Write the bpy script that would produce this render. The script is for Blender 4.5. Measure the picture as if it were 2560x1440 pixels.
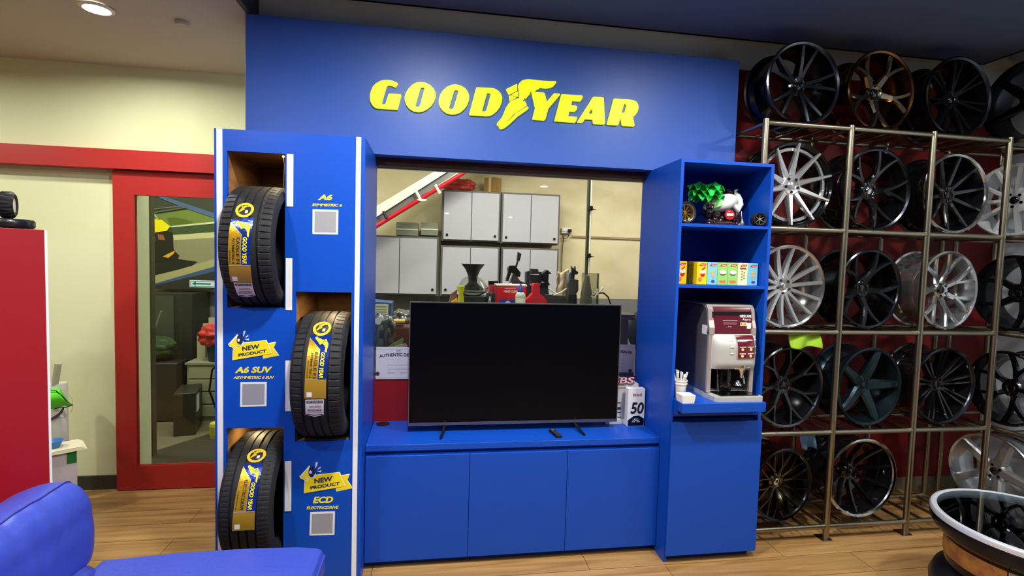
import bpy, bmesh, math, random
from mathutils import Vector, Matrix
from mathutils.geometry import tessellate_polygon
random.seed(7)
PI = math.pi
scene = bpy.context.scene
for o in list(bpy.data.objects): bpy.data.objects.remove(o)
COL = scene.collection

# ------------------------------------------------------------------ camera
CAM = Vector((1.0509, -2.6702, 1.7219)); YAW, PIT, ROL, FPX = 0.1553, -0.0548, 0.0281, 1279.06
cF = Vector((math.sin(YAW)*math.cos(PIT), math.cos(YAW)*math.cos(PIT), math.sin(PIT)))
_r = Vector((math.cos(YAW), -math.sin(YAW), 0)); _u = _r.cross(cF)
cR = math.cos(ROL)*_r + math.sin(ROL)*_u
cU = -math.sin(ROL)*_r + math.cos(ROL)*_u
cam = bpy.data.cameras.new('camera'); camo = bpy.data.objects.new('camera', cam); COL.objects.link(camo)
cam.sensor_fit = 'HORIZONTAL'; cam.sensor_width = 36.0; cam.lens = 36.0*FPX/2560.0
cam.clip_start = 0.05; cam.clip_end = 60
camo.matrix_world = Matrix(((cR.x, cU.x, -cF.x, CAM.x), (cR.y, cU.y, -cF.y, CAM.y), (cR.z, cU.z, -cF.z, CAM.z), (0, 0, 0, 1)))
scene.camera = camo
def ray(px, py): return cR*((px-1280)/FPX) + cU*((720-py)/FPX) + cF
def atY(px, py, Y): v = ray(px, py); return CAM + v*((Y-CAM.y)/v.y)
def atX(px, py, X): v = ray(px, py); return CAM + v*((X-CAM.x)/v.x)
def atZ(px, py, Z): v = ray(px, py); return CAM + v*((Z-CAM.z)/v.z)

# ------------------------------------------------------------------ world, exposure, lights
w = bpy.data.worlds.new('world'); scene.world = w; w.use_nodes = True
w.node_tree.nodes['Background'].inputs[0].default_value = (0.55, 0.6, 0.7, 1)
w.node_tree.nodes['Background'].inputs[1].default_value = 0.03
vs = scene.view_settings
vs.view_transform = 'Standard'; vs.look = 'None'; vs.gamma = 1; vs.exposure = 0.0; vs.use_curve_mapping = False
def area(name, loc, power, size, color=(1, .96, .9), rot=(0, 0, 0), spread=170, shape='DISK', sy=None):
    l = bpy.data.lights.new(name, 'AREA'); l.energy = power; l.shape = shape; l.size = size
    if sy: l.size_y = sy
    l.color = color; l.spread = math.radians(spread)
    o = bpy.data.objects.new(name, l); o.location = loc; o.rotation_euler = rot; COL.objects.link(o); return o
SHOP = [(1.0, -1.0), (2.65, -.95), (3.95, -.5), (-.35, -1.6), (0.9, -3.4), (2.7, -3.4), (4.3, -2.6), (-2.2, -3.0), (3.2, -1.9), (4.45, -1.3), (1.9, -2.3), (.757, -9.5), (1.48, -13.1), (3.65, -13.6), (3.2, -6.2)]  # entries just before and after the far lamps are added for more light
SHOPW = [66, 42, 30, 30, 7, 7, 10, 16, 10, 32, 9, 30, 30, 30, 20]
CEIL_Z = 3.2
for (x, y), p in zip(SHOP, SHOPW):
    area('shop_light', (x, y, (3.0 if x < 0 else CEIL_Z)-.012), p, .15, (1, .97, .92))
area('entry_light', (-.78, .51, 2.995), 24, .12, (1, .99, .9))
area('entry_light', (-2.6, .2, 2.995), 34, .12, (1, .99, .9))
for (x, y, p) in ((1.6, 1.9, 80), (3.6, 2.3, 62), (-1.0, 2.0, 72), (-2.6, 2.4, 30)):
    area('workshop_light', (x, y, 3.24), p, 1.2, (1, .94, .82), shape='RECTANGLE', sy=.12)

# ------------------------------------------------------------------ materials
def lin(c):
    f = lambda v: v/12.92 if v <= .04045 else ((v+.055)/1.055)**2.4
    return tuple(f(v/255.) for v in c)
MATS = {}
def mat(name, rgb=None, rough=.5, metal=0., spec=.5, emit=None, es=0., coat=0., noise=None, bump=None, trans=0., ior=1.45, aniso=0., rough_noise=None):
    if name in MATS: return MATS[name]
    m = bpy.data.materials.new(name); m.use_nodes = True
    nt = m.node_tree; b = nt.nodes['Principled BSDF']
    c = lin(rgb)+(1,)
    b.inputs['Base Color'].default_value = c
    b.inputs['Roughness'].default_value = rough; b.inputs['Metallic'].default_value = metal
    b.inputs['Specular IOR Level'].default_value = spec
    b.inputs['Coat Weight'].default_value = coat; b.inputs['Coat Roughness'].default_value = .05
    b.inputs['Transmission Weight'].default_value = trans; b.inputs['IOR'].default_value = ior
    b.inputs['Anisotropic'].default_value = aniso
    if emit: b.inputs['Emission Color'].default_value = lin(emit)+(1,); b.inputs['Emission Strength'].default_value = es
    tc = None
    def coords(scale):
        nonlocal tc
        if tc is None: tc = nt.nodes.new('ShaderNodeTexCoord')
        mp = nt.nodes.new('ShaderNodeMapping'); mp.inputs['Scale'].default_value = scale
        nt.links.new(tc.outputs['Object'], mp.inputs['Vector']); return mp
    if noise:      # (scale xyz, second colour, low, high)
        sc, rgb2, lo, hi = noise
        mp = coords(sc); n = nt.nodes.new('ShaderNodeTexNoise'); n.inputs['Detail'].default_value = 6; n.inputs['Scale'].default_value = 1
        nt.links.new(mp.outputs[0], n.inputs['Vector'])
        r = nt.nodes.new('ShaderNodeValToRGB'); r.color_ramp.elements[0].position = lo; r.color_ramp.elements[1].position = hi
        r.color_ramp.elements[0].color = c; r.color_ramp.elements[1].color = lin(rgb2)+(1,)
        nt.links.new(n.outputs['Fac'], r.inputs['Fac']); nt.links.new(r.outputs['Color'], b.inputs['Base Color'])
    if rough_noise:
        sc, lo, hi = rough_noise
        mp = coords(sc); n = nt.nodes.new('ShaderNodeTexNoise'); n.inputs['Scale'].default_value = 1; n.inputs['Detail'].default_value = 4
        nt.links.new(mp.outputs[0], n.inputs['Vector'])
        mr = nt.nodes.new('ShaderNodeMapRange'); mr.inputs['To Min'].default_value = lo; mr.inputs['To Max'].default_value = hi
        nt.links.new(n.outputs['Fac'], mr.inputs['Value']); nt.links.new(mr.outputs[0], b.inputs['Roughness'])
    if bump:       # (scale xyz, strength, distance)
        sc, st, di = bump
        mp = coords(sc); n = nt.nodes.new('ShaderNodeTexNoise'); n.inputs['Scale'].default_value = 1; n.inputs['Detail'].default_value = 5
        nt.links.new(mp.outputs[0], n.inputs['Vector'])
        bp = nt.nodes.new('ShaderNodeBump'); bp.inputs['Strength'].default_value = st; bp.inputs['Distance'].default_value = di
        nt.links.new(n.outputs['Fac'], bp.inputs['Height']); nt.links.new(bp.outputs['Normal'], b.inputs['Normal'])
    MATS[name] = m; return m
def glass_mat(name, tint=(255, 255, 255), refl=1.0):
    if name in MATS: return MATS[name]
    m = bpy.data.materials.new(name); m.use_nodes = True; nt = m.node_tree
    for n in list(nt.nodes):
        if n.type != 'OUTPUT_MATERIAL': nt.nodes.remove(n)
    out = [n for n in nt.nodes if n.type == 'OUTPUT_MATERIAL'][0]
    t = nt.nodes.new('ShaderNodeBsdfTransparent'); t.inputs[0].default_value = lin(tint)+(1,)
    g = nt.nodes.new('ShaderNodeBsdfGlossy'); g.inputs['Roughness'].default_value = 0.0
    fr = nt.nodes.new('ShaderNodeFresnel'); fr.inputs['IOR'].default_value = 1.5
    mu = nt.nodes.new('ShaderNodeMath'); mu.operation = 'MULTIPLY'; mu.inputs[1].default_value = refl; mu.use_clamp = True
    mx = nt.nodes.new('ShaderNodeMixShader')
    nt.links.new(fr.outputs[0], mu.inputs[0]); nt.links.new(mu.outputs[0], mx.inputs[0])
    nt.links.new(t.outputs[0], mx.inputs[1]); nt.links.new(g.outputs[0], mx.inputs[2]); nt.links.new(mx.outputs[0], out.inputs[0])
    MATS[name] = m; return m
def wood_floor():
    m = bpy.data.materials.new('floor_wood'); m.use_nodes = True; nt = m.node_tree; b = nt.nodes['Principled BSDF']
    tc = nt.nodes.new('ShaderNodeTexCoord')
    br = nt.nodes.new('ShaderNodeTexBrick'); br.inputs['Scale'].default_value = 1; br.inputs['Brick Width'].default_value = 1.2
    br.inputs['Row Height'].default_value = .19; br.inputs['Mortar Size'].default_value = .0022; br.inputs['Mortar Smooth'].default_value = .3
    br.inputs['Color1'].default_value = (1, 1, 1, 1); br.inputs['Color2'].default_value = (.86, .84, .82, 1); br.inputs['Mortar'].default_value = (.28, .23, .18, 1)
    br.offset = .37
    nt.links.new(tc.outputs['Object'], br.inputs['Vector'])
    mp = nt.nodes.new('ShaderNodeMapping'); mp.inputs['Scale'].default_value = (1.6, 22, 1); nt.links.new(tc.outputs['Object'], mp.inputs['Vector'])
    n = nt.nodes.new('ShaderNodeTexNoise'); n.inputs['Scale'].default_value = 1; n.inputs['Detail'].default_value = 9; n.inputs['Distortion'].default_value = .6
    nt.links.new(mp.outputs[0], n.inputs['Vector'])
    r = nt.nodes.new('ShaderNodeValToRGB'); r.color_ramp.elements[0].position = .3; r.color_ramp.elements[1].position = .72
    r.color_ramp.elements[0].color = lin((140, 102, 58))+(1,); r.color_ramp.elements[1].color = lin((184, 146, 94))+(1,)
    nt.links.new(n.outputs['Fac'], r.inputs['Fac'])
    mx = nt.nodes.new('ShaderNodeMix'); mx.data_type = 'RGBA'; mx.blend_type = 'MULTIPLY'; mx.inputs['Factor'].default_value = 1
    nt.links.new(r.outputs['Color'], mx.inputs[6]); nt.links.new(br.outputs['Color'], mx.inputs[7]); nt.links.new(mx.outputs[2], b.inputs['Base Color'])
    b.inputs['Roughness'].default_value = .38; b.inputs['Specular IOR Level'].default_value = .35
    return m
BLUE = mat('blue_laminate', (11, 74, 184), .38, spec=.4, bump=((900, 900, 900), .04, .001))
SIGNBLUE = mat('blue_signboard', (56, 95, 184), .42, spec=.4)
WHITE = mat('white_laminate', (236, 238, 242), .35)
RED = mat('red_paint', (170, 40, 36), .4)
REDCAB = mat('red_cabinet_paint', (158, 14, 30), .35)
CREAM = mat('cream_wall', (224, 228, 186), .75, spec=.2, noise=((.9, .9, 1.6), (214, 216, 168), .45, .75))
CEILW = mat('white_ceiling', (186, 178, 158), .85, spec=.1)
DARKC = mat('dark_ceiling', (84, 104, 140), .7, spec=.3)
GREYW = mat('grey_wall', (214, 228, 240), .8, spec=.1, noise=((1.5, 1.5, 1.5), (198, 212, 224), .4, .7))
REDW = mat('red_wall', (136, 20, 22), .55, noise=((3, 3, 2), (92, 10, 14), .4, .65))
DARK = mat('black_plastic', (18, 18, 20), .38)
GLOSSBLK = mat('gloss_black', (8, 8, 10), .08, coat=.6)
RUBBER = mat('tyre_rubber', (29, 30, 34), .62, spec=.35)
STEEL = mat('brushed_steel', (152, 146, 128), .3, metal=1, rough_noise=((60, 60, 4), .22, .4))
CHROME = mat('chrome', (225, 225, 228), .08, metal=1)
YELLOW = mat('yellow_print', (250, 224, 12), .5)
PAPER = mat('white_paper', (228, 228, 232), .6)
INK = mat('black_ink', (26, 26, 34), .6)
GOLD = mat('gold_foil', (206, 160, 34), .24, metal=.55, bump=((50, 50, 50), .25, .004))
FOILBLUE = mat('blue_foil', (22, 52, 150), .16, metal=.4, coat=.5, bump=((50, 50, 50), .35, .004))
WOOD = mat('niche_wood', (128, 92, 56), .6, noise=((6, 6, 30), (100, 68, 38), .4, .7))
WS_WALL = mat('workshop_wall', (216, 205, 174), .8, spec=.15, noise=((1.1, 1.1, 2.2), (192, 176, 140), .42, .7))

# ------------------------------------------------------------------ mesh helpers
class MB:
    def __init__(s): s.v = []; s.f = []; s.sm = []
    def add(s, verts, faces, smooth=False):
        n = len(s.v); s.v += [tuple(p) for p in verts]
        for f in faces: s.f.append(tuple(i+n for i in f)); s.sm.append(smooth)
        return s
    def box(s, x0, x1, y0, y1, z0, z1, bv=0.0, M=None):
        b = bmesh.new(); bmesh.ops.create_cube(b, size=1)
        for v in b.verts: v.co = Vector(((x0+x1)/2+v.co.x*(x1-x0), (y0+y1)/2+v.co.y*(y1-y0), (z0+z1)/2+v.co.z*(z1-z0)))
        if bv > 0:
            bv = min(bv, .48*min(x1-x0, y1-y0, z1-z0))
            bmesh.ops.bevel(b, geom=list(b.edges), offset=bv, segments=3, affect='EDGES', profile=.5)
        if M is not None: bmesh.ops.transform(b, matrix=M, verts=b.verts)
        b.verts.index_update(); s.add([v.co for v in b.verts], [[v.index for v in f.verts] for f in b.faces]); b.free(); return s
    def tube(s, pts, r, seg=12, caps=True):
        pts = [Vector(p) for p in pts]; n = len(pts); rs = r if isinstance(r, (list, tuple)) else [r]*n
        up = None; V = []
        for i in range(n):
            d = (pts[min(i+1, n-1)]-pts[max(i-1, 0)]).normalized()
            if up is None: up = d.orthogonal().normalized()
            a = (up-d*up.dot(d)); a = a.normalized() if a.length > 1e-6 else d.orthogonal().normalized(); up = a; c = d.cross(a)
            for k in range(seg): t = 2*PI*k/seg; V.append(pts[i]+(a*math.cos(t)+c*math.sin(t))*rs[i])
        F = [(i*seg+k, i*seg+(k+1) % seg, (i+1)*seg+(k+1) % seg, (i+1)*seg+k) for i in range(n-1) for k in range(seg)]
        s.add(V, F, True)
        if caps: s.add([V[k] for k in range(seg)], [tuple(range(seg))[::-1]]); s.add([V[(n-1)*seg+k] for k in range(seg)], [tuple(range(seg))])
        return s
    def lathe(s, prof, seg=48, axis='Z', c=(0, 0, 0), closed=False, M=None, smooth=True, f=None):
        # prof: (r, h) list; axis Z/Y/X
        c = Vector(c); V = []; n = len(prof)
        for k in range(seg):
            t = 2*PI*k/seg
            for i, (r, h) in enumerate(prof):
                if f: r = f(i, k, r)
                a, b = r*math.cos(t), r*math.sin(t)
                p = Vector((a, b, h)) if axis == 'Z' else Vector((a, h, b)) if axis == 'Y' else Vector((h, a, b))
                p = c+p
                V.append(M @ p if M is not None else p)
        F = []
        for k in range(seg):
            k2 = (k+1) % seg
            for i in range(n if closed else n-1):
                i2 = (i+1) % n; q = (k*n+i, k2*n+i, k2*n+i2, k*n+i2)
                F.append(q if axis != 'Y' else q[::-1])
        s.add(V, F, smooth); return s
    def ell(s, c, r, seg=24, rings=14, M=None, f=None):
        V = []; F = []
        for i in range(rings+1):
            th = PI*i/rings
            for k in range(seg):
                ph = 2*PI*k/seg; p = Vector((math.sin(th)*math.cos(ph), math.sin(th)*math.sin(ph), math.cos(th)))
                m = f(p) if f else 1.0
                p = Vector((c[0]+r[0]*p.x*m, c[1]+r[1]*p.y*m, c[2]+r[2]*p.z*m)); V.append(M @ p if M is not None else p)
        for i in range(rings):
            for k in range(seg): F.append((i*seg+k, i*seg+(k+1) % seg, (i+1)*seg+(k+1) % seg, (i+1)*seg+k)[::-1])
        return s.add(V, F, True)
    def prism(s, loops, fn, d0, d1):
        # loops: outer 2D loop + holes; fn(u, v, d) -> point
        L = [[Vector((p[0], p[1], 0)) for p in lp] for lp in loops]
        tri = tessellate_polygon(L); flat = [p for lp in L for p in lp]; n = len(flat)
        V = [fn(p.x, p.y, d0) for p in flat]+[fn(p.x, p.y, d1) for p in flat]
        F = [tuple(t) for t in tri]+[tuple(i+n for i in t)[::-1] for t in tri]
        k = 0
        for lp in L:
            m = len(lp)
            for i in range(m): j = (i+1) % m; F.append((k+i, k+j, n+k+j, n+k+i))
            k += m
        return s.add(V, F)
    def grid(s, fn, nu, nv, smooth=True, closeu=False):
        V = [fn(i/(nu if closeu else nu-1) if nu > 1 else 0, j/(nv-1)) for i in range(nu) for j in range(nv)]
        F = [(i*nv+j, ((i+1) % nu)*nv+j, ((i+1) % nu)*nv+j+1, i*nv+j+1) for i in range(nu if closeu else nu-1) for j in range(nv-1)]
        return s.add(V, F, smooth)
    def build(s, name, m, parent=None, loc=None, recalc=True, sharp=None):
        me = bpy.data.meshes.new(name); me.from_pydata(s.v, [], s.f)
        for p, q in zip(me.polygons, s.sm): p.use_smooth = q
        if recalc:
            b = bmesh.new(); b.from_mesh(me); bmesh.ops.recalc_face_normals(b, faces=b.faces); b.to_mesh(me); b.free()
        if any(s.sm):
            try: me.set_sharp_from_angle(angle=math.radians(sharp or 38))
            except Exception: pass
        me.materials.append(m)
        o = bpy.data.objects.new(name, me); COL.objects.link(o)
        if parent is not None: o.parent = parent
        if loc is not None: o.location = loc
        return o
def tag(o, label, cat, group=None):
    o['label'] = label; o['category'] = cat
    if group: o['group'] = group
    return o
def thing(name, label, cat, loc=(0, 0, 0), rot=(0, 0, 0), group=None):
    o = bpy.data.objects.new(name, None); o.empty_display_size = .05; COL.objects.link(o)
    o.location = loc; o.rotation_euler = rot; return tag(o, label, cat, group)
def struct(o): o['kind'] = 'structure'; return o
def panel(mb, x0, x1, z0, z1, y0, y1, holes):
    # slab in the XZ plane with rectangular holes (hx0, hx1, hz0, hz1)
    xs = sorted(set([x0, x1]+[h[i] for h in holes for i in (0, 1)])); zs = sorted(set([z0, z1]+[h[i] for h in holes for i in (2, 3)]))
    xs = [x for x in xs if x0 <= x <= x1]; zs = [z for z in zs if z0 <= z <= z1]
    solid = lambda i, j: 0 <= i < len(xs)-1 and 0 <= j < len(zs)-1 and not any(h[0]-1e-6 <= xs[i] and xs[i+1] <= h[1]+1e-6 and h[2]-1e-6 <= zs[j] and zs[j+1] <= h[3]+1e-6 for h in holes)
    for i in range(len(xs)-1):
        for j in range(len(zs)-1):
            if not solid(i, j): continue
            a, b, c, d = xs[i], xs[i+1], zs[j], zs[j+1]
            mb.add([(a, y0, c), (b, y0, c), (b, y0, d), (a, y0, d)], [(0, 1, 2, 3)]); mb.add([(a, y1, c), (b, y1, c), (b, y1, d), (a, y1, d)], [(3, 2, 1, 0)])
            if not solid(i-1, j): mb.add([(a, y0, c), (a, y0, d), (a, y1, d), (a, y1, c)], [(0, 1, 2, 3)])
            if not solid(i+1, j): mb.add([(b, y0, c), (b, y1, c), (b, y1, d), (b, y0, d)], [(0, 1, 2, 3)])
            if not solid(i, j-1): mb.add([(a, y0, c), (a, y1, c), (b, y1, c), (b, y0, c)], [(0, 1, 2, 3)])
            if not solid(i, j+1): mb.add([(a, y0, d), (b, y0, d), (b, y1, d), (a, y1, d)], [(0, 1, 2, 3)])
    return mb
TXT = {}
def text_geo(body, bold=0.0, shear=0.0, space=1.0):
    k = (body, bold, shear, space)
    if k in TXT: return TXT[k]
    cu = bpy.data.curves.new('t', 'FONT'); cu.body = body; cu.offset = bold; cu.shear = shear; cu.space_character = space; cu.resolution_u = 3
    o = bpy.data.objects.new('t', cu); COL.objects.link(o); bpy.context.view_layer.update()
    me = bpy.data.meshes.new_from_object(o.evaluated_get(bpy.context.evaluated_depsgraph_get()))
    V = [v.co.copy() for v in me.vertices]; F = [tuple(p.vertices) for p in me.polygons]
    bpy.data.objects.remove(o); bpy.data.curves.remove(cu); bpy.data.meshes.remove(me)
    x0 = min(v.x for v in V); x1 = max(v.x for v in V); y0 = min(v.y for v in V); y1 = max(v.y for v in V)
    V = [((v.x-x0)/(x1-x0), (v.y-y0)/(y1-y0)) for v in V]
    TXT[k] = (V, F, (x1-x0)/(y1-y0)); return TXT[k]
def text_on(mb, body, fn, bold=0.02, shear=0.0, space=1.0):
    # fn(u 0..1 along, v 0..1 up) -> point
    V, F, asp = text_geo(body, bold, shear, space); mb.add([fn(u, v) for u, v in V], F); return mb
def text_px(mb, body, q, Y, bold=0.02, shear=0.0, space=1.0):
    # q: four corners in the photo frame (TL, TR, BR, BL), laid on the plane at depth Y
    P = [atY(x, y, Y) for x, y in q]
    def fn(u, v): a = P[3].lerp(P[2], u); b = P[0].lerp(P[1], u); return a.lerp(b, v)
    return text_on(mb, body, fn, bold, shear, space)
def poly_px(mb, loops, Y, t, s=1.0, ox=0, oy=0):
    return mb.prism([[(p[0], p[1]) for p in lp] for lp in loops], lambda u, v, d: (lambda q: Vector((q.x, q.y+d, q.z)))(atY(ox+u/s, oy+v/s, Y)), 0, t)
def copy_tree(o, parent=None):
    c = o.copy(); COL.objects.link(c)
    if parent is not None: c.parent = parent
    for ch in [x for x in bpy.data.objects if x.parent == o]: copy_tree(ch, c)
    return c

# ------------------------------------------------------------------ the setting
struct(MB().box(-5, 6, -15.5, .77, -.05, 0).box(-5, .02, .77, 1.32, -.05, 0).build('floor', wood_floor()))
struct(MB().box(-5, 6, .771, 3.7, -.05, -.001).build('floor', mat('workshop_floor', (112, 104, 88), .5, noise=((2, 2, 2), (92, 86, 74), .4, .7))))
# left wall with the door opening, return behind the tyre cabinet
struct(panel(MB(), -5, .02, 0, 3.4, 1.32, 1.42, [(-1.03, -.06, 0, 2.2)]).build('wall_left', CREAM))
struct(MB().box(-5, -1.0, 1.305, 1.32, 0, .1).build('baseboard_left', mat('dark_skirting', (58, 58, 50), .5)))
struct(MB().box(-5.1, -5, -15.5, 1.4, 0, 3.4).build('wall_far_left', CREAM))
struct(MB().box(-5, 6, -15.6, -15.5, 0, 3.6).build('wall_back', mat('back_wall', (120, 116, 112), .8)))
struct(MB().box(5.45, 5.55, -15.5, .87, 0, 3.7).build('wall_right', GREYW))
# wall with the workshop window, red wall behind the racks
WX0, WX1, WZ0, WZ1 = .67, 2.52, .40, 2.275
struct(panel(MB(), .02, 2.99, 0, 3.7, .556, .70, [(WX0, WX1, WZ0, WZ1)]).box(.02, .1, .70, 1.42, 0, 3.4).build('wall_front', GREYW))
struct(MB().box(2.99, 5.45, .77, .87, 0, 3.122).build('wall_rack', REDW))
struct(MB().box(2.99, 5.45, .77, .87, 3.122, 3.7).build('wall_rack_upper', GREYW))
struct(MB().box(2.99, 5.45, .758, .77, 0, .09).build('baseboard_rack', mat('grey_skirting', (120, 112, 96), .5)))
struct(MB().box(WX0, WX1, .556, .64, .40, .965).build('trim_1', mat('red_low_wall', (138, 16, 20), .5)))
struct(panel(MB(), WX0-.002, WX1+.002, 2.262, 2.31, .50, .60, []).build('trim_2', mat('window_frame_wood', (52, 26, 24), .55)))
struct(MB().box(WX0, WX1, .562, .57, .96, 2.262).build('window_1', glass_mat('window_glass', (246, 250, 246), 1.0)))
# ceilings
cb = MB(); cb.add([(-5, -15.5, 3.036), (.008, -15.5, 3.036), (.008, .416, 3.036), (.02, 1.32, 2.982), (-5, 1.32, 2.982), (-5, .416, 3.036)], [(0, 1, 2, 5), (5, 2, 3, 4)])
struct(cb.build('ceiling', CEILW, recalc=False))
struct(MB().box(.008, .035, -15.5, .5555, 3.037, 3.7).build('trim_3', mat('dark_fascia', (46, 50, 64), .6)))
struct(MB().box(.035, 4.895, -15.5, .50, CEIL_Z, CEIL_Z+.05).box(.035, 4.895, .48, .50, CEIL_Z, CEIL_Z+.18).box(4.875, 4.895, -15.5, .5, CEIL_Z, CEIL_Z+.18).build('ceiling', DARKC))
struct(MB().box(-5, 6, -15.6, .9, 3.7, 3.75).build('ceiling', GREYW))
# workshop shell
struct(MB().box(-5, 6, 3.6, 3.7, 1.26, 3.4).build('wall_workshop', WS_WALL))
struct(MB().box(-5, 6, 3.59, 3.7, 0, 1.26).build('wall_workshop_lower', mat('grey_dado', (122, 120, 124), .6)))
struct(MB().box(-5, 6, .7, 3.7, 3.3, 3.35).build('ceiling', mat('workshop_ceiling', (190, 180, 150), .8)))
struct(MB().box(-5.1, -5, 1.4, 3.7, 0, 3.4).build('wall_workshop_left', WS_WALL)); struct(MB().box(5.55, 5.65, .87, 3.7, 0, 3.4).build('wall_workshop_right', WS_WALL))

# sliding red door
d = thing('door_1', 'red sliding door with tall glass pane on cream wall', 'door', (-.52, 1.285, 0)); d['kind'] = 'structure'
DX0, DX1 = -1.135, .015
dm = MB(); panel(dm, DX0+.52, DX1+.52, .006, 2.262, -.02, .02, [(-1.003+.52, -.16+.52, .178, 2.098)]); dm.build('door_frame', RED, d)
MB().box(-1.003+.52, -.16+.52, -.004, .004, .178, 2.098).build('door_glass', glass_mat('door_glass', (232, 240, 228), 1.0), d)
ar = MB(); q = [atY(474, 699.5, 1.276), atY(560, 702, 1.276)]
st = [(474, 700), (566, 702.5), (566, 720), (474, 717.5)]
sgn = poly_px(MB(), [st], 1.276, .002).build('arrow_sticker', mat('mint_white', (214, 236, 224), .5), d); sgn.location = (.52, -1.285, 0)
a2 = poly_px(MB(), [[(480, 709), (490, 702.5), (489, 707), (527, 708.6), (527, 711.6), (489, 710.6), (490, 714.5)]], 1.275, .0012)
a2.prism([[(476, 702), (564, 704.3), (564, 718), (476, 715.6)], [(477, 703), (477, 714.7), (563, 717), (563, 705.3)]], lambda u, v, dd: (lambda p: Vector((p.x, p.y+dd, p.z)))(atY(u, v, 1.275)), 0, .0008)
a2 = a2.build('arrow', mat('teal_print', (10, 130, 104), .5), d); a2.location = (.52, -1.285, 0); a2['label'] = 'teal arrow pointing left'
struct(MB().box(-5, .018, 1.225, 1.32, 2.268, 2.397).build('trim_4', RED))
struct(MB().box(-1.07, -1.03, 1.421, 1.51, 0, 2.2).box(-1.0302, -1.0285, 1.322, 1.42, 0, 2.2).build('trim_5', mat('pale_jamb', (206, 208, 186), .6)))
struct(MB().box(-1.255, -1.212, 1.9, 1.96, 0, 2.6).build('trim_6', mat('dark_jamb', (58, 54, 44), .6)))

# ceiling lamps and small fittings
def downlight(x, y, z, r, label, group=None, e=40, col=(255, 246, 226), dome=False):
    t = thing('downlight', label, 'ceiling light', (x, y, z), group=group)
    MB().lathe([(r, 0), (r*1.28, -.002), (r*1.3, -.008), (r*1.02, -.014), (r, -.006)], 40, closed=True).build('trim_ring', mat('lamp_trim', (214, 210, 200), .4), t)
    (MB().lathe([(0, -.05), (r*.5, -.045), (r*.9, -.028), (r, -.006)], 40) if dome else MB().lathe([(0, -.004), (r, -.004)], 40)).build('diffuser', mat('lamp_glow_%d' % e, (255, 255, 255), .5, emit=col, es=e), t)
    return t
downlight(-.78, .51, 3.03, .062, 'round white downlight in the cream ceiling above the red door', e=28)
for i, (x, y) in enumerate(SHOP):
    zz = 3.036 if x < 0 else CEIL_Z
    if i == 2: continue
    downlight(x, y, zz, .075 if i != 11 else .12, ['', 'bright downlight in the dark ceiling in front of the yellow sign'][i == 0] or 'one of the round shop ceiling downlights out of view, some added for light', None if i == 0 else 'shop ceiling downlights', e=28, dome=11 <= i <= 13)
t = thing('surface_downlight', 'chrome cylinder downlight on the dark ceiling above the wheel racks', 'ceiling light', (3.96, -.47, CEIL_Z))
MB().lathe([(.05, 0), (.085, -.004), (.098, -.02), (.1, -.05), (.085, -.055), (.08, -.03)], 40, closed=True).build('housing', CHROME, t)
MB().lathe([(0, -.03), (.08, -.03)], 32).build('diffuser', mat('lamp_glow_12', (255, 255, 255), .5, emit=(240, 255, 240), es=12), t)
t = tag(MB().lathe([(0, -.02), (.03, -.02), (.036, -.012), (.036, 0)], 32).build('ceiling_disc', CEILW, None, (-.388, .59, 3.026)), 'small flat round cover on the cream ceiling left of the blue sign', 'ceiling cover')

# ------------------------------------------------------------------ blue signboard with yellow letters
sb = thing('signboard', 'long blue signboard above the window with large yellow lettering', 'sign', (1.49, .415, 2.3105))
Z0 = Vector((1.49, .415, 2.3105))
MB().box(.0085-1.49, 2.9645-1.49, 0, .14, 0, .722, bv=.002).build('board', SIGNBLUE, sb)
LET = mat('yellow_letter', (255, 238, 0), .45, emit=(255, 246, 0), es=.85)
G = [(1010,335),(1000,375),(945,440),(925,440),(850,400),(760,385),(710,390),(670,430),(650,490),(530,900),(530,940),(560,970),(610,975),(650,940),(735,660),(750,650),(1090,665),(1115,690),(1010,1105),(990,1118),(400,1078),(330,1055),(250,990),(195,890),(178,800),(180,700),(210,560),(270,430),(360,340),(470,275),(590,240),(720,235),(850,260),(950,300)]
O1 = [(1700,295),(1850,320),(1990,395),(2090,500),(2145,620),(2150,740),(2100,880),(2020,1000),(1900,1100),(1760,1170),(1620,1190),(1480,1160),(1360,1090),(1270,980),(1225,860),(1220,740),(1260,610),(1340,490),(1450,380),(1570,315)]
O1h = [(1750,440),(1800,455),(1815,500),(1690,960),(1660,1030),(1600,1055),(1550,1030),(1545,980),(1690,480),(1715,450)]
O2 = [(700,248),(850,280),(980,355),(1070,460),(1115,590),(1110,720),(1060,860),(970,980),(850,1080),(720,1130),(590,1140),(450,1110),(330,1030),(250,930),(205,810),(205,690),(245,550),(330,430),(440,330),(570,270)]
O2h = [(730,398),(780,415),(795,460),(660,920),(630,985),(570,1000),(525,985),(518,930),(670,430),(695,405)]
DD = [(1345,340),(1800,360),(1900,385),(2000,450),(2070,540),(2105,650),(2095,780),(2040,920),(1950,1040),(1840,1130),(1740,1180),(1620,1190),(1140,1160),(1120,1130),(1325,355)]
DDh = [(1660,490),(1740,495),(1770,530),(1640,1010),(1610,1055),(1570,1065),(1500,1060)]
YY = [(240,240),(590,255),(620,280),(685,530),(890,290),(920,282),(1060,290),(1085,315),(730,740),(660,1000),(640,1060),(610,1080),(280,1055),(262,1035),(345,700)]
EE = [(1150,305),(1740,345),(1762,370),(1745,450),(1700,505),(1450,490),(1410,640),(1560,650),(1600,685),(1575,780),(1530,815),(1365,805),(1320,970),(1560,985),(1592,1010),(1565,1110),(1530,1145),(945,1105),(928,1085),(1130,320)]
AA = [(730,290),(1010,305),(1060,335),(1100,1170),(1080,1200),(745,1185),(725,1160),(710,1040),(440,1020),(370,1125),(340,1145),(205,1140),(190,1120),(690,320)]
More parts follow.
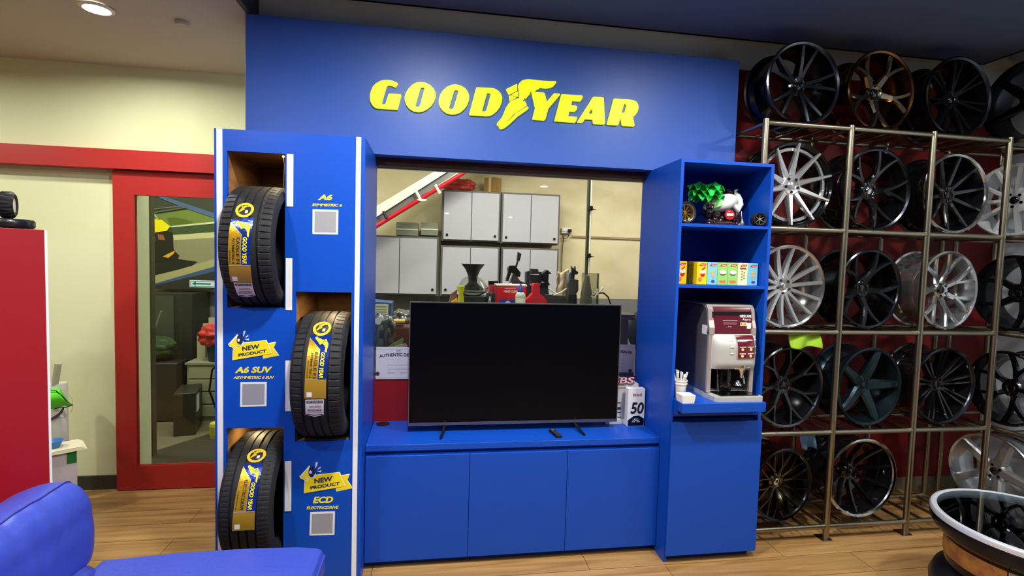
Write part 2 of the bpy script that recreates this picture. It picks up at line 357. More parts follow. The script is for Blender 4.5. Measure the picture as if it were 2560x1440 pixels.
AAh = [(690,640),(545,850),(700,860)]
RR = [(1420,350),(1900,385),(2050,405),(2150,460),(2210,560),(2220,680),(2180,800),(2110,900),(2035,960),(2085,1240),(2070,1270),(1720,1245),(1690,1225),(1650,1020),(1625,990),(1605,1010),(1555,1200),(1520,1230),(1200,1210),(1185,1190),(1400,370)]
RRh = [(1750,505),(1800,510),(1840,550),(1780,800),(1740,825),(1650,825)]
WING = [(640,300),(640,250),(660,215),(720,160),(800,132),(900,128),(1000,138),(1200,160),(1350,172),(1530,172),(1540,195),(1520,240),(1480,280),(1410,315),(1320,328),(1200,320),(1100,292),(1145,325),(1130,345),(1050,362),(1070,375),(1040,402),(980,412),(920,405),(915,450),(900,490),(865,510),(855,500),(850,545),(820,573),(780,550),(775,590),(750,630),(715,655),(690,620),(660,570),(655,500),(660,430),(650,370)]
FOOT = [[(345,360),(590,240),(605,265),(605,385),(410,480)], [(480,488),(615,420),(625,440),(620,525),(600,527)], [(418,518),(440,515),(575,558),(570,565),(430,635),(418,560)],
        [(440,660),(630,580),(700,690),(780,640),(835,740),(560,930),(545,925)], [(410,690),(425,695),(530,945),(430,1060),(330,1150),(240,1205),(150,1240),(120,1210),(130,1170),(240,1040),(310,880),(330,820)],
        [(165,1255),(290,1200),(400,1120),(560,960),(830,780),(860,780),(880,820),(850,850),(620,1010),(420,1200),(300,1290),(230,1318),(190,1305)]]
WINGH = [[(760,268),(800,270),(860,235),(930,222),(935,212),(890,212),(820,245)], [(690,352),(735,368),(748,410),(738,412),(728,385),(700,365)]]
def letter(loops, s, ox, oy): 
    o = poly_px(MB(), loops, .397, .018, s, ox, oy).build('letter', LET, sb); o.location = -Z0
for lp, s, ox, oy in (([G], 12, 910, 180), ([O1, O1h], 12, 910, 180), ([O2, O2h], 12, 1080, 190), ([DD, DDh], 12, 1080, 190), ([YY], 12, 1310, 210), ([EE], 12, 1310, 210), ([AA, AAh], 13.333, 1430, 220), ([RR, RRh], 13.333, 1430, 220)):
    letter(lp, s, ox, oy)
em = MB(); poly_px(em, [WING]+WINGH, .397, .018, 9.6, 1230, 185)
for lp in FOOT: poly_px(em, [lp], .397, .018, 9.6, 1230, 185)
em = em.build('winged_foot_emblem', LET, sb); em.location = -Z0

# ------------------------------------------------------------------ tyre display cabinet
tc = thing('tyre_cabinet', 'tall blue display cabinet with three square niches holding tyres', 'cabinet', (.36, 0, 0))
def sub(o): o.location = o.location - Vector((.36, 0, 0)); return o
N1 = (.066, .331, 1.451, 2.207); N2 = (.382, .650, .774, 1.535); N3 = (.060, .328, .09, .851)
cbm = MB(); panel(cbm, .0085, .709, 0, 2.31, 0, .02, [N1, N2, N3])
cbm.box(.0085, .03, .02, .555, 0, 2.31).box(.688, .709, .02, .555, 0, 2.31).box(.03, .688, .535, .555, 0, 2.31).box(.03, .688, .02, .535, 2.288, 2.31).box(.03, .688, .02, .535, 0, .02)
sub(cbm.build('body', BLUE, tc))
for n in (N1, N2, N3):
    x0, x1, z0, z1 = n; m = MB(); k = .008
    m.box(x0-k, x0, .0205, .53, z0-k, z1+k).box(x1, x1+k, .0205, .53, z0-k, z1+k).box(x0, x1, .0205, .53, z0-k, z0).box(x0, x1, .0205, .53, z1, z1+k).box(x0, x1, .52, .53, z0, z1)
    sub(m.build('niche_lining', WOOD, tc))
for x0, x1 in ((.020, .046), (.665, .689)): sub(MB().box(x0, x1, -.003, 0, 0.002, 2.309).build('white_strip', WHITE, tc))
for x0, x1, z0, z1 in ((.339, .369, 1.953, 2.207), (.336, .366, 1.442, 1.700), (.336, .366, .933, 1.189), (.335, .366, .418, .676)):
    sub(MB().box(x0, x1, -.003, 0, z0, z1).build('short_white_strip', WHITE, tc))
sub(MB().tube([(.318, .012, 2.195), (.322, .02, 2.16), (.316, .03, 2.06), (.324, .03, 1.98)], .0022, 6).build('lamp_wire', mat('wire_cream', (196, 180, 130), .5), tc))
sub(MB().ell((.319, .012, 2.196), (.006, .006, .006), 12, 8).build('niche_lamp', mat('niche_lamp_glow', (255, 240, 190), .4, emit=(255, 226, 120), es=3), tc))
area('niche_light', (.29, .10, 2.195), 1.0, .03, (1, .8, .45)); area('niche_light', (.56, .10, 1.525), 1.5, .03, (1, .75, .38)); area('niche_light', (.16, .16, .84), 1.0, .03, (1, .75, .35))
# printed lettering and badges on the cabinet front
YF = -.0012
def badge(ox, oy, s):
    w = MB(); y = MB(); k = MB()
    Y0 = lambda mb, lp, dep: poly_px(mb, lp if isinstance(lp[0][0], tuple) else [lp], -.001-dep, .0008, s, ox, oy)
    rib2 = [(700, 520), (790, 280), (935, 255), (890, 360), (985, 490), (720, 545)]
    rib = [(155, 580), (165, 370), (330, 270), (760, 220), (862, 460)]
    def grow(lp, g):
        cx = sum(p[0] for p in lp)/len(lp); cy = sum(p[1] for p in lp)/len(lp)
        return [(p[0]+g*(p[0]-cx)/max(1, math.hypot(p[0]-cx, p[1]-cy)), p[1]+g*(p[1]-cy)/max(1, math.hypot(p[0]-cx, p[1]-cy))) for p in lp]
    Y0(w, grow(rib2, 9), 0); Y0(y, grow(rib2, -6), .0008); Y0(k, grow(rib, 12), .0012); Y0(w, grow(rib, 8), .0018); Y0(y, grow(rib, -6), .0026)
    body = [(80, 290), (130, 240), (200, 160), (235, 115), (300, 160), (350, 260), (345, 300), (290, 320), (215, 320), (228, 355), (190, 398), (150, 345), (100, 330)]
    Y0(k, grow(body, 10), .003); Y0(w, grow(body, 7), .0036); Y0(y, [(145, 245), (205, 170), (235, 250), (300, 305), (205, 312), (165, 290)], .0044)
    Y0(y, [(95, 295), (130, 255), (205, 335), (215, 355), (190, 380), (155, 335), (110, 320)], .0044)
    el = [(285+78*math.cos(a)*.55-70*math.sin(a)*.55, 210+70*math.cos(a)*.85+92*math.sin(a)*.85) for a in [2*PI*i/28 for i in range(28)]]
    Y0(k, el, .0044); Y0(w, [(262+22*math.cos(a), 220+28*math.sin(a)) for a in [2*PI*i/16 for i in range(16)]], .0052)
    for lp in ([(350, 55), (388, 50), (378, 90), (352, 155), (345, 150)], [(432, 122), (440, 145), (390, 175), (385, 165)], [(372, 200), (455, 192), (436, 225)]): Y0(w, lp, .0008)
    T = lambda q: [(ox+a/s, oy+b/s) for a, b in q]
    text_px(k, 'NEW', T([(325, 335), (640, 285), (635, 375), (330, 415)]), -.0042, .035, 0); text_px(k, 'PRODUCT', T([(258, 462), (765, 382), (762, 440), (262, 520)]), -.0042, .04, 0)
    rt = sub(w.build('new_product_badge', WHITE, tc)); rt['label'] = 'yellow and white badge reading NEW PRODUCT with a megaphone'
    a = y.build('yellow_fill', YELLOW, rt); b = k.build('dark_lettering', mat('navy_print', (28, 40, 96), .5), rt)
badge(560, 820, 7.2)
badge(740-2.1, 1140+8.4, 6.857*1.0)
def lettering(body, q, sh=.25, bold=.032):
    w = MB(); text_px(w, body, q, -.0008, bold+.012, sh); y = MB(); text_px(y, body, [(a, b) for a, b in q], -.0014, bold-.01, sh)
    a = sub(w.build('lettering', mat('pale_outline', (240, 240, 215), .5), tc)); y.build('yellow_lettering', YELLOW, a)
lettering('A6', [(795, 486), (831, 486.5), (831, 500.5), (795, 500)]); lettering('SYMMETRIC 6', [(780, 508.5), (855, 510), (855, 517), (780, 515.5)])
lettering('A6 SUV', [(587, 917), (681, 916), (681, 932), (587, 933)]); lettering('ASYMMETRIC 6 SUV', [(583, 940.5), (686, 940), (686, 947), (583, 947.5)])
lettering('ECD', [(782, 1242), (833, 1241), (833, 1257), (782, 1258.5)]); lettering('ELECTRICDRIVE', [(766, 1266), (847, 1264.5), (847, 1272), (766, 1273.5)])
for q in ([(781.5, 523), (846, 524.5), (845, 586.5), (781, 585)], [(601, 955.5), (667, 955), (666, 1015.5), (600, 1017)], [(775.5, 1280.5), (837.5, 1278.5), (836, 1337), (773.5, 1339)]):
    o = sub(poly_px(MB(), [q], -.0012, .001).build('white_sticker', PAPER, tc)); cx_, cy_ = sum(p[0] for p in q)/4, sum(p[1] for p in q)/4
    poly_px(MB(), [[(cx_+.84*(a-cx_), cy_+.84*(b-cy_)) for a, b in q]], -.002, .0006).build('grey_field', mat('sticker_grey', (150, 150, 158), .6), o)

# ------------------------------------------------------------------ tyres in the niches
TR, TWD = .32, .245
def tyre_mesh(R, W, rin, sipes=7, seg=420):
    pr = [(rin, -.36*W), (rin+.02, -.44*W), (rin+.045, -.49*W), (R-.05, -.5*W), (R-.028, -.485*W), (R-.012, -.45*W), (R-.005, -.41*W)]
    g = [(-.235, .012), (-.08, .011), (.07, .011), (.225, .012)]
    sh0 = len(pr); pr += [(R-.003, -.36*W), (R-.001, -.28*W)]; sh1 = len(pr)
    for c, hw in g: pr += [(R, (c-.022)*W), (R-.009, (c-.018)*W), (R-.009, (c+.018)*W), (R, (c+.022)*W)]
    s2 = len(pr); pr += [(R-.001, .28*W), (R-.003, .36*W)]; s3 = len(pr)
    pr += [(R-.005, .41*W), (R-.012, .45*W), (R-.028, .485*W), (R-.05, .5*W), (rin+.045, .49*W), (rin+.02, .44*W), (rin, .36*W)]
    pr += [(R-.02, .40*W), (R-.016, 0), (R-.02, -.40*W)]
    def f(i, k, r):
        if (sh0-1 <= i < sh1 or s2 <= i <= s3) and k % sipes == 0: return r-(.005 if sipes > 5 else .0022)
        return r
    return MB().lathe(pr, seg, 'X', closed=True, f=f)
def tyre_hit(px, py, c, R):
    v = ray(px, py); o = CAM-c; a = v.y*v.y+v.z*v.z; b = 2*(o.y*v.y+o.z*v.z); q = o.y*o.y+o.z*o.z-R*R
    t = (-b-math.sqrt(max(0, b*b-4*a*q)))/(2*a); p = o+v*t; return p.x, math.atan2(p.z, -p.y)
SILV = mat('foil_edge', (214, 206, 170), .3, metal=.5)
def display_tyre(xc, yc, zb, TR, sip, label, LB, CR, AW, lines):
    c = Vector((xc, yc, zb+TR)); t = thing('tyre', label, 'tyre', (xc, yc, zb), group='tyres in the blue cabinet')
    o = tyre_mesh(TR, TWD, .215, sip).build('casing', RUBBER, t, (0, 0, TR), sharp=25)
    def surf(q, dr):
        P = [tyre_hit(x, y, c, TR) for x, y in q]
        def fn(s, tt):   # s across (left to right), tt down
            a = [P[0][i]+(P[1][i]-P[0][i])*s for i in (0, 1)]; b = [P[3][i]+(P[2][i]-P[3][i])*s for i in (0, 1)]
            x = a[0]+(b[0]-a[0])*tt; ph = a[1]+(b[1]-a[1])*tt
            return Vector((x, -(TR+dr)*math.cos(ph), TR+(TR+dr)*math.sin(ph)))
        return fn
    def patch(mb, fn, s0, s1, t0, t1, n=26, left=None):
        mb.grid(lambda u, v: fn((s0 if left is None else left(t0+(t1-t0)*v))+(s1-(s0 if left is None else left(t0+(t1-t0)*v)))*u, t0+(t1-t0)*v), 4, n)
    b1 = .715
    st = MB(); patch(st, surf(LB, .0016), 0, 1, 0, b1); so = st.build('brand_sticker', FOILBLUE, t); so['label'] = 'blue and gold foil sticker with yellow lettering'
    g = MB(); f2 = surf(LB, .0026)
    dia = lambda tt: max(0.0, min(.56, (tt-.06)/.20*.56))
    g.grid(lambda u, v: f2(dia(.06+(b1-.06)*v)*u, .06+(b1-.06)*v), 4, 40); g.build('gold_field', GOLD, so)
    g = MB(); patch(g, f2, 0, 1, b1, 1); g.build('gold_field', mat('dull_gold', (178, 138, 40), .35, metal=.3), so)
    f3 = surf(LB, .0034); e = MB()
    e.grid(lambda u, v: f3(dia(.06+(b1-.06)*v)+.02*u, .06+(b1-.06)*v), 2, 40); patch(e, f3, 0, 1, b1-.004, b1+.006, 3); e.build('foil_edging', SILV, so)
    y = MB(); text_on(y, 'GOOD YEAR', lambda u, v: f3(.64+.20*v, .30+.39*u), .035, .25)
    def emb(lp): y.prism([[(p[0], p[1]) for p in lp]], lambda u, v, dd: f3(.93-(v-120)/1200*.68, .035+(u-120)/1420*.27) if dd == 0 else surf(LB, .004)(.93-(v-120)/1200*.68, .035+(u-120)/1420*.27), 0, 1)
    for lp in [WING]+FOOT: emb(lp)
    y.build('yellow_print', YELLOW, so)
    k = MB()
    for body, s0, hs, t0, t1 in lines: text_on(k, body, lambda u, v: f3(s0+hs*v, t0+(t1-t0)*u), .02)
    k.build('dark_print', INK, so)
    wq = MB(); patch(wq, f3, .10, .34, .90, .975, 4); wq.build('white_patch', PAPER, so)
    # round sticker
    cx, cy, rx, ry = CR; P0 = tyre_hit(cx, cy, c, TR); PA = tyre_hit(cx+rx, cy, c, TR); PB = tyre_hit(cx, cy-ry, c, TR); ra = abs(PA[0]-P0[0]); rp = abs(PB[1]-P0[1])
    def cf(r, a, dr): ph = P0[1]+rp*r*math.sin(a); return Vector((P0[0]+ra*r*math.cos(a), -(TR+dr)*math.cos(ph), TR+(TR+dr)*math.sin(ph)))
    rs = MB().grid(lambda u, v: cf(.7+.3*v, 2*PI*u, .0018), 40, 3, closeu=True).build('round_sticker', mat('yellow_sticker', (226, 184, 40), .4), t)
    MB().grid(lambda u, v: cf(.02+.69*v, 2*PI*u, .0014), 40, 6, closeu=True).build('dark_centre', INK, rs)
    y = MB()
    for lp in [WING]+FOOT: y.prism([lp], lambda u, v, dd: (lambda a, b: cf(math.hypot(a, b), math.atan2(b, a), .0022+.0006*dd))((u-800)/1420*1.15-.05, -(v-720)/1200*.95+.12), 0, 1)
    y.build('yellow_print', mat('yellow_sticker', (226, 184, 40), .4), rs)
    MB().grid(lambda u, v: cf(math.hypot(.1+.3*u, -.45+.38*v), math.atan2(-.45+.38*v, .1+.3*u), .003), 3, 3).build('white_patch', PAPER, rs)
    if AW:
        f4 = surf(AW, .0018); a = MB(); patch(a, f4, 0, 1, 0, .86, 8)
        a.grid(lambda u, v: f4(u*1.0, .86+(.14*(1-abs(2*u-1)))*v), 9, 4); ao = a.build('award_sticker', PAPER, t); ao['label'] = 'white award sticker with pointed lower edge'
        f5 = surf(AW, .0024); k = MB(); patch(k, f5, .06, .94, .06, .19, 4); patch(k, f5, .1, .9, .68, .70, 3)
        text_on(k, 'GOODYEAR', lambda u, v: f5(.12+.76*u, .62-.08*v), .03)
        k.grid(lambda u, v: f5(.05+.9*u, .80+.07*(1-abs(2*u-1))+.04*v), 9, 3); k.build('dark_print', INK, ao)
        r = MB(); text_on(r, 'autobild', lambda u, v: f5(.2+.62*u, .43-.13*v), .02); r.build('faded_print', mat('faded_red', (150, 110, 110), .6), ao)
        w2 = MB(); text_on(w2, 'TEST WINNER 2024', lambda u, v: surf(AW, .003)(.1+.8*u, .155-.06*v), .02); w2.build('white_print', PAPER, ao)
    return t
A6 = [('EAGLE F1', .36, .15, .30, .69), ('ASYMMETRIC 6', .18, .11, .30, .69), ('275/35 R20 XL', .05, .06, .48, .68)]
display_tyre(.205, .11, 1.4515, .302, 7, 'black tyre in the upper left niche of the blue cabinet', [(578.5, 548), (635, 544), (632, 705.5), (577.5, 704)], (612, 525, 23, 17), [(584, 705.5), (630.5, 706.5), (641, 742), (598, 743)], A6)
display_tyre(.517, .13, .7745, .325, 7, 'black tyre in the right hand niche of the blue cabinet', [(777, 838), (829.5, 838), (815, 996), (761.4, 996)], (805.5, 821, 22.5, 16), [(763.7, 998.7), (810, 997.8), (810, 1042), (764.3, 1041)], A6[:2]+[('255/45 R20 XL SUV', .07, .05, .42, .69)])
display_tyre(.200, .12, .1505, .315, 5, 'black tyre in the lowest niche of the blue cabinet', [(611.5, 1158), (659, 1158), (637, 1324), (580.4, 1327)], (641.7, 1138.7, 23, 16), None, [('ELECTRICDRIVE', .28, .16, .26, .69), ('245/40 R20 XL', .07, .06, .42, .69)])

# ------------------------------------------------------------------ media cabinet and television
mc = thing('media_cabinet', 'low wide blue cabinet with three doors under the television', 'cabinet', (1.56, .135, 0))
def ms(o, r=mc): o.location = Vector((0, 0, 0))-r.location if o.parent == r else o.location; return o
ms(MB().box(.711, 2.403, .135, .555, .661, .695, bv=.0015).build('worktop', BLUE, mc))
m = MB(); m.box(.711, 2.403, .150, .55, .04, .640).box(.711, 2.403, .165, .55, .640, .661); ms(m.build('carcass', BLUE, mc))
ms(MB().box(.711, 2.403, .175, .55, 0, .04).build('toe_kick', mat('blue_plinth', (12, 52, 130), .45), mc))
for x0, x1 in ((.713, 1.2765), (1.2795, 1.8405), (1.8435, 2.401)): ms(MB().box(x0, x1, .131, .149, .041, .634, bv=.0012).build('door', BLUE, mc))
ms(MB().lathe([(.036, 0), (.041, .0012), (.036, .002), (0, .002)], 32, c=(.769, .499, .6955)).lathe([(0, .0025), (.033, .0025)], 32, c=(.769, .499, .6955)).build('cable_grommet', DARK, mc))
tv = thing('television', 'large black flat television standing on the blue media cabinet', 'television', (1.567, .31, .696))
def tvs(o): o.location = Vector((-1.567, -.31, -.696)); return o
TX0, TX1, TZ0, TZ1 = .9275, 2.203, .737, 1.462
tvs(MB().box(TX0, TX1, .325, .345, TZ0, TZ1, bv=.003).box(TX0+.06, TX1-.06, .345, .385, TZ0+.02, TZ0+.42, bv=.01).build('housing', DARK, tv))
tvs(MB().box(TX0+.004, TX1-.004, .3238, .326, TZ0+.018, TZ1-.004).build('screen', mat('tv_screen', (5, 6, 13), .12, spec=.14), tv))
tvs(panel(MB(), TX0-.001, TX1+.001, TZ0-.001, TZ1+.0035, .3225, .346, [(TX0+.004, TX1-.004, TZ0+.017, TZ1-.002)]).build('bezel', mat('tv_bezel', (120, 120, 124), .3, metal=.8), tv))
for sx, x in ((-1, 1.145), (1, 1.93)):
    tvs(MB().tube([(x+.004*sx, .33, TZ0+.03), (x+.006*sx, .33, TZ0-.012), (x+.02*sx, .25, .709), (x+.03*sx, .197, .702)], [.009, .009, .008, .006], 10).tube([(x+.004*sx, .335, TZ0-.012), (x+.012*sx, .42, .706), (x+.016*sx, .455, .702)], [.008, .007, .006], 10).build('foot', DARK, tv))
rc = thing('remote_control', 'slim black remote control lying on the blue media cabinet below the television', 'remote control', (1.79, .232, .6955), (0, 0, .16))
MB().box(-.019, .019, -.062, .062, 0, .016, bv=.006).build('body', DARK, rc)
b = MB()
for i in range(3):
    for j in range(5): b.lathe([(0, .0185), (.0032, .0182), (.0036, .016)], 10, c=(-.010+.010*i, -.045+.016*j, 0))
b.lathe([(0, .0185), (.011, .018), (.012, .016)], 20, c=(0, .042, 0)); o = b.build('buttons', mat('grey_buttons', (72, 72, 76), .5), rc)

# brochures and certificates by the window
bb = thing('brochure_board', 'white upright board with red BBS lettering behind the brochure holder', 'display board', (2.29, .44, .6955))
def bs(o): o.location = -bb.location; return o
bs(poly_px(MB(), [[(1534, 1062), (1541, 940), (1588, 952), (1588, 956), (1592, 956), (1596, 959), (1603, 1055), (1570, 1062)]], .42, .006).box(2.16, 2.32, .40, .43, .6955, .722).build('board', PAPER, bb))
k = MB(); text_px(k, 'BBS', [(1527, 942.5), (1588, 941), (1588, 961), (1527, 961.5)], .413, .075, .18); bs(k.build('dark_outline', mat('maroon_print', (130, 28, 44), .5), bb))
k = MB(); text_px(k, 'BBS', [(1528, 943.5), (1586, 942.5), (1586, 959), (1528, 959.5)], .4115, .02, .18); bs(k.build('letters', mat('pale_pink', (244, 214, 218), .5), bb))
k = MB(); text_px(k, 'HIGH PERFORMANCE WHEELS', [(1540, 969), (1592, 967), (1592, 970), (1540, 972)], .418, .01)
for y in (1006, 1018, 1030, 1042): poly_px(k, [[(1544, y), (1552, y), (1552, y+(6 if y == 1018 else 2)), (1544, y+(6 if y == 1018 else 2))]], .418, .001)
bs(k.build('dark_print', INK, bb))
bh = thing('brochure_holder', 'small white brochure holder marked 50 standing beside the television', 'brochure holder', (2.33, .34, .6955))
def hs(o): o.location = -bh.location; return o
hm = MB(); A = [atZ(1566, 1065, .6956), atZ(1604, 1063, .6956)]
hx0, hx1, hy = A[0].x, 2.392, .345
hs(MB().box(hx0, hx1, hy, hy+.05, .6956, .935, bv=.002).build('box', PAPER, bh))
k = MB(); Q = lambda x0, x1, z0, z1: (lambda u, v: Vector((x0+(x1-x0)*u, hy-.0012, z0+(z1-z0)*v)))
text_on(k, '50', Q(hx0+.018, hx1-.006, .775, .85), .03, .15); hs(k.build('number', INK, bh))
k = MB(); k.prism([[(hx0+.003, .700), (hx1-.003, .700), (hx1-.003, .745), ((hx0+hx1)/2+.02, .765), ((hx0+hx1)/2-.015, .762), (hx0+.003, .735)]], lambda u, v, dd: Vector((u, hy-.0015+dd, v)), 0, .001); hs(k.build('wheel_picture', GLOSSBLK, bh))
k = MB(); text_on(k, 'BBS', Q(hx0+.03, hx1-.02, .888, .905), .03, .1); hs(k.build('faded_print', mat('faded_red', (150, 110, 110), .6), bh))
k = MB(); c0 = Vector(((hx0+hx1)/2, hy-.002, .725))
for i in range(7): a = PI*i/6; k.box(-.002, .002, 0, .0008, .006, .026, M=Matrix.Translation(c0) @ Matrix.Rotation(a-PI/2, 4, 'Y'))
hs(k.build('wheel_spokes', mat('light_grey_print', (190, 190, 190), .5), bh))
def certificate(label, x0, x1, z0, z1):
    t = thing('certificate', label, 'certificate', ((x0+x1)/2, .548, z0), group='certificates on the window glass')
    W, H = (x1-x0)/2, z1-z0
    MB().box(-W, W, 0, .0015, 0, H).build('sheet', mat('lilac_paper', (206, 206, 222), .5), t)
    k = MB(); N = 24; body = 'AUTHENTIC DEALER'
    text_on(k, body, lambda u, v: Vector((-W*.86+2*W*.86*u, -.001, H*(.66+.05*math.sin(PI*u))+H*.10*v)), .03)
    k2 = MB()
    for zz, hw, h in ((.42, .5, .035), (.30, .48, .03)): text_on(k2, 'Genuine parts and services' if zz > .4 else 'authorised dealer', lambda u, v: Vector((-W*hw+2*W*hw*u, -.001, H*zz+H*h*v)), .0)
    for xx in (-.35, .2): text_on(k2, 'signature', lambda u, v: Vector((W*(xx-.15)+W*.32*u, -.001, H*.17+H*.05*v)), 0, .3)
    k2.box(-W*.94, W*.94, -.001, 0, H*.93, H*.935).box(-W*.94, W*.94, -.001, 0, H*.06, H*.065).box(W*.90, W*.905, -.001, 0, H*.065, H*.93).box(-W*.12, W*.08, -.001, 0, H*.86, H*.90)
    k.build('title', mat('navy_ink', (34, 40, 66), .5), t); k2.build('small_print', mat('grey_ink', (150, 150, 170), .6), t)
    MB().lathe([(0, -.002), (.012, -.0018), (.013, 0)], 20, 'Y', c=(-W*.93 if x0 < 1 else W*.8, 0, H*.17 if x0 < 1 else .01)).build('seal', mat('dark_seal', (60, 60, 54), .4), t)
certificate('white certificate on the window glass left of the television', .718, .994, .962, 1.164)
certificate('white certificate on the window glass right of the television', 2.118, 2.397, .995, 1.181)
t = tag(poly_px(MB(), [[(1515, 932), (1585, 931), (1585, 946), (1515, 946)]], .549, .001).build('notice', mat('slate_print', (64, 84, 116), .5)), 'dark blue card on the window glass above the BBS lettering', 'notice')

# ------------------------------------------------------------------ coffee cabinet
RX0, RX1, RY = 2.404, 2.9725, .0255
cc = thing('coffee_cabinet', 'tall blue cabinet with open shelves holding the coffee machine', 'cabinet', (2.69, RY, 0))
def cs(o): o.location = -cc.location; return o
m = MB(); m.box(RX0, RX0+.018, RY, .555, 0, 2.31).box(RX1-.018, RX1, RY, .555, .05, 2.31).box(RX0+.018, RX1-.018, RY, .555, 2.292, 2.31).box(RX0+.018, RX1-.018, .54, .555, .03, 2.292)
m.box(RX0+.018, RX1-.018, .06, .54, .03, .83).box(RX0+.018, RX1-.018, RY+.004, .54, .855, .873)
cs(m.build('carcass', BLUE, cc))
for z in (1.938, 1.593): cs(MB().box(RX0+.018, RX1-.018, RY+.001, .54, z, z+.017).build('shelf', BLUE, cc))
cs(MB().box(2.424, 2.93, -.075, .5, .904, .957, bv=.0015).box(2.424, 2.44, .0, .5, .873, .904).box(2.92, 2.93, .0, .5, .873, .904).build('pull_out_tray', BLUE, cc))
cs(MB().box(RX0+.004, RX1-.001, .006, .0245, .045, .826, bv=.0015).build('door', BLUE, cc))
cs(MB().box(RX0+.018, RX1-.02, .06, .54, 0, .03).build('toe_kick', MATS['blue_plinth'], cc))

# coffee machine on the tray
SIL = mat('silver_plastic', (190, 192, 188), .36, metal=.2)
DKMET = mat('dark_brushed_metal', (136, 132, 142), .2, metal=.7, rough_noise=((400, 6, 400), .14, .3))
MAROON = mat('maroon_panel', (92, 14, 36), .16, coat=.5)
cm = thing('coffee_machine', 'silver and maroon coffee machine on the pull out tray of the blue cabinet', 'coffee machine', (2.775, .05, .9575))
MX0, MX1 = -.148, .140
prof = [(-.012, .03), (-.012, .40), (.0, .44), (.012, .515), (.03, .533), (.40, .533), (.41, .50), (.41, .03)]
MB().prism([prof], lambda u, v, d: Vector((d, u, v)), MX0, MX0+.022).build('side_panel', DKMET, cm)
MB().prism([prof], lambda u, v, d: Vector((d, u, v)), MX1-.022, MX1).build('side_panel', DKMET, cm)
MB().box(MX0+.022, MX1-.022, .10, .40, .03, .525).box(MX0+.022, MX1-.022, .0, .4, .36, .50).build('inner_body', mat('machine_black', (16, 15, 18), .3), cm)
fr = MB(); fr.box(MX0-.002, MX0+.024, -.016, .004, .03, .40, bv=.004).box(MX1-.024, MX1+.002, -.016, .004, .03, .40, bv=.004)
fr.prism([[(-.018, .37), (-.018, .41), (-.002, .45), (.008, .515), (.03, .538), (.07, .540), (.07, .525), (.035, .52), (.022, .50), (.012, .44), (.0, .40), (.0, .37)]], lambda u, v, d: Vector((d, u, v)), MX0-.002, MX0+.03)
fr.prism([[(-.018, .37), (-.018, .41), (-.002, .45), (.008, .515), (.03, .538), (.07, .540), (.07, .525), (.035, .52), (.022, .50), (.012, .44), (.0, .40), (.0, .37)]], lambda u, v, d: Vector((d, u, v)), MX1-.018, MX1+.002)
fr.box(MX0, MX1, .02, .40, .522, .539, bv=.006); fr.build('front_frame', mat('pinkish_silver', (190, 178, 176), .3, metal=.5), cm)
up = MB().grid(lambda u, v: Vector((MX0+.03+(MX1-.018-MX0-.03)*u, (-.004 if v < .5 else -.004+.022*((v-.5)/.5)**2), .365+.158*v)), 2, 12).build('upper_door', MAROON, cm)
k = MB(); U = lambda x0, x1, z0, z1, y=-.0052: (lambda u, v: Vector((x0+(x1-x0)*u, y+.001*0, z0+(z1-z0)*v)))
def upy(z): v = (z-.365)/.158; return -.0048 if v < .5 else -.0048+.022*((v-.5)/.5)**2
UC = lambda x0, x1, z0, z1: (lambda u, v: Vector((x0+(x1-x0)*u, upy(z0+(z1-z0)*v)-.0008, z0+(z1-z0)*v)))
text_on(k, 'NESCAFÉ', UC(.045, .118, .468, .488), .03); text_on(k, 'Alegria', UC(.058, .112, .447, .464), .0, .35)
k.box(-.062, .028, -.0058, -.005, .448, .4505); text_on(k, 'Tasse', UC(-.03, -.005, .411, .418), 0)
k.build('white_print', PAPER, up)
k = MB(); k.box(.047, .09, -.0062, -.005, .420, .440, bv=.002); k.build('eco_label', mat('label_cream', (224, 226, 190), .5), up)
k = MB()
for i, c in enumerate(((60, 130, 60), (240, 200, 40), (220, 70, 40))): MB().lathe([(0, -.0072), (.0045, -.007)], 14, 'Y', c=(.054+.0115*i, 0, .430)).build('eco_dot', mat('eco_%d' % i, c, .5), up)
MB().box(.09, .117, -.0065, -.005, .402, .437, bv=.001).build('white_label', PAPER, up)
MB().box(-.060, .025, -.006, -.005, .424, .440, bv=.002).build('faded_label', mat('faded_label', (134, 66, 84), .5), up)
def bulge(u, v):
    x = (MX0+.014)+(MX1+.006-MX0-.014)*u; z = .172+.200*v
    e = 1-abs(2*u-1)**4; g = 1-max(0, (v-.55)/.45)**2.2 if v > .55 else 1-max(0, (.2-v)/.2)**2*.5
    return Vector((x, -.012-.045*(e**.6)*max(.0, g), z))
bu = MB().grid(bulge, 28, 22).build('control_front', SIL, cm)
MB().box(MX0+.02, MX1-.0, -.012, .05, .172, .20).build('front_back', SIL, cm)
def bp(u, v, dd): p = bulge(u, v); return p+Vector((0, -dd, .0))
MB().grid(lambda u, v: bp(.50+.40*u, .34+.64*v, .006), 8, 10).grid(lambda u, v: bp(.50+.40*u, .34+.64*v, .003), 8, 10).build('control_panel', MAROON, bu)
MB().grid(lambda u, v: bp(.49+.42*u, .325+.67*v, .0035), 8, 10).build('panel_rim', mat('pale_rim', (210, 190, 180), .3), bu)
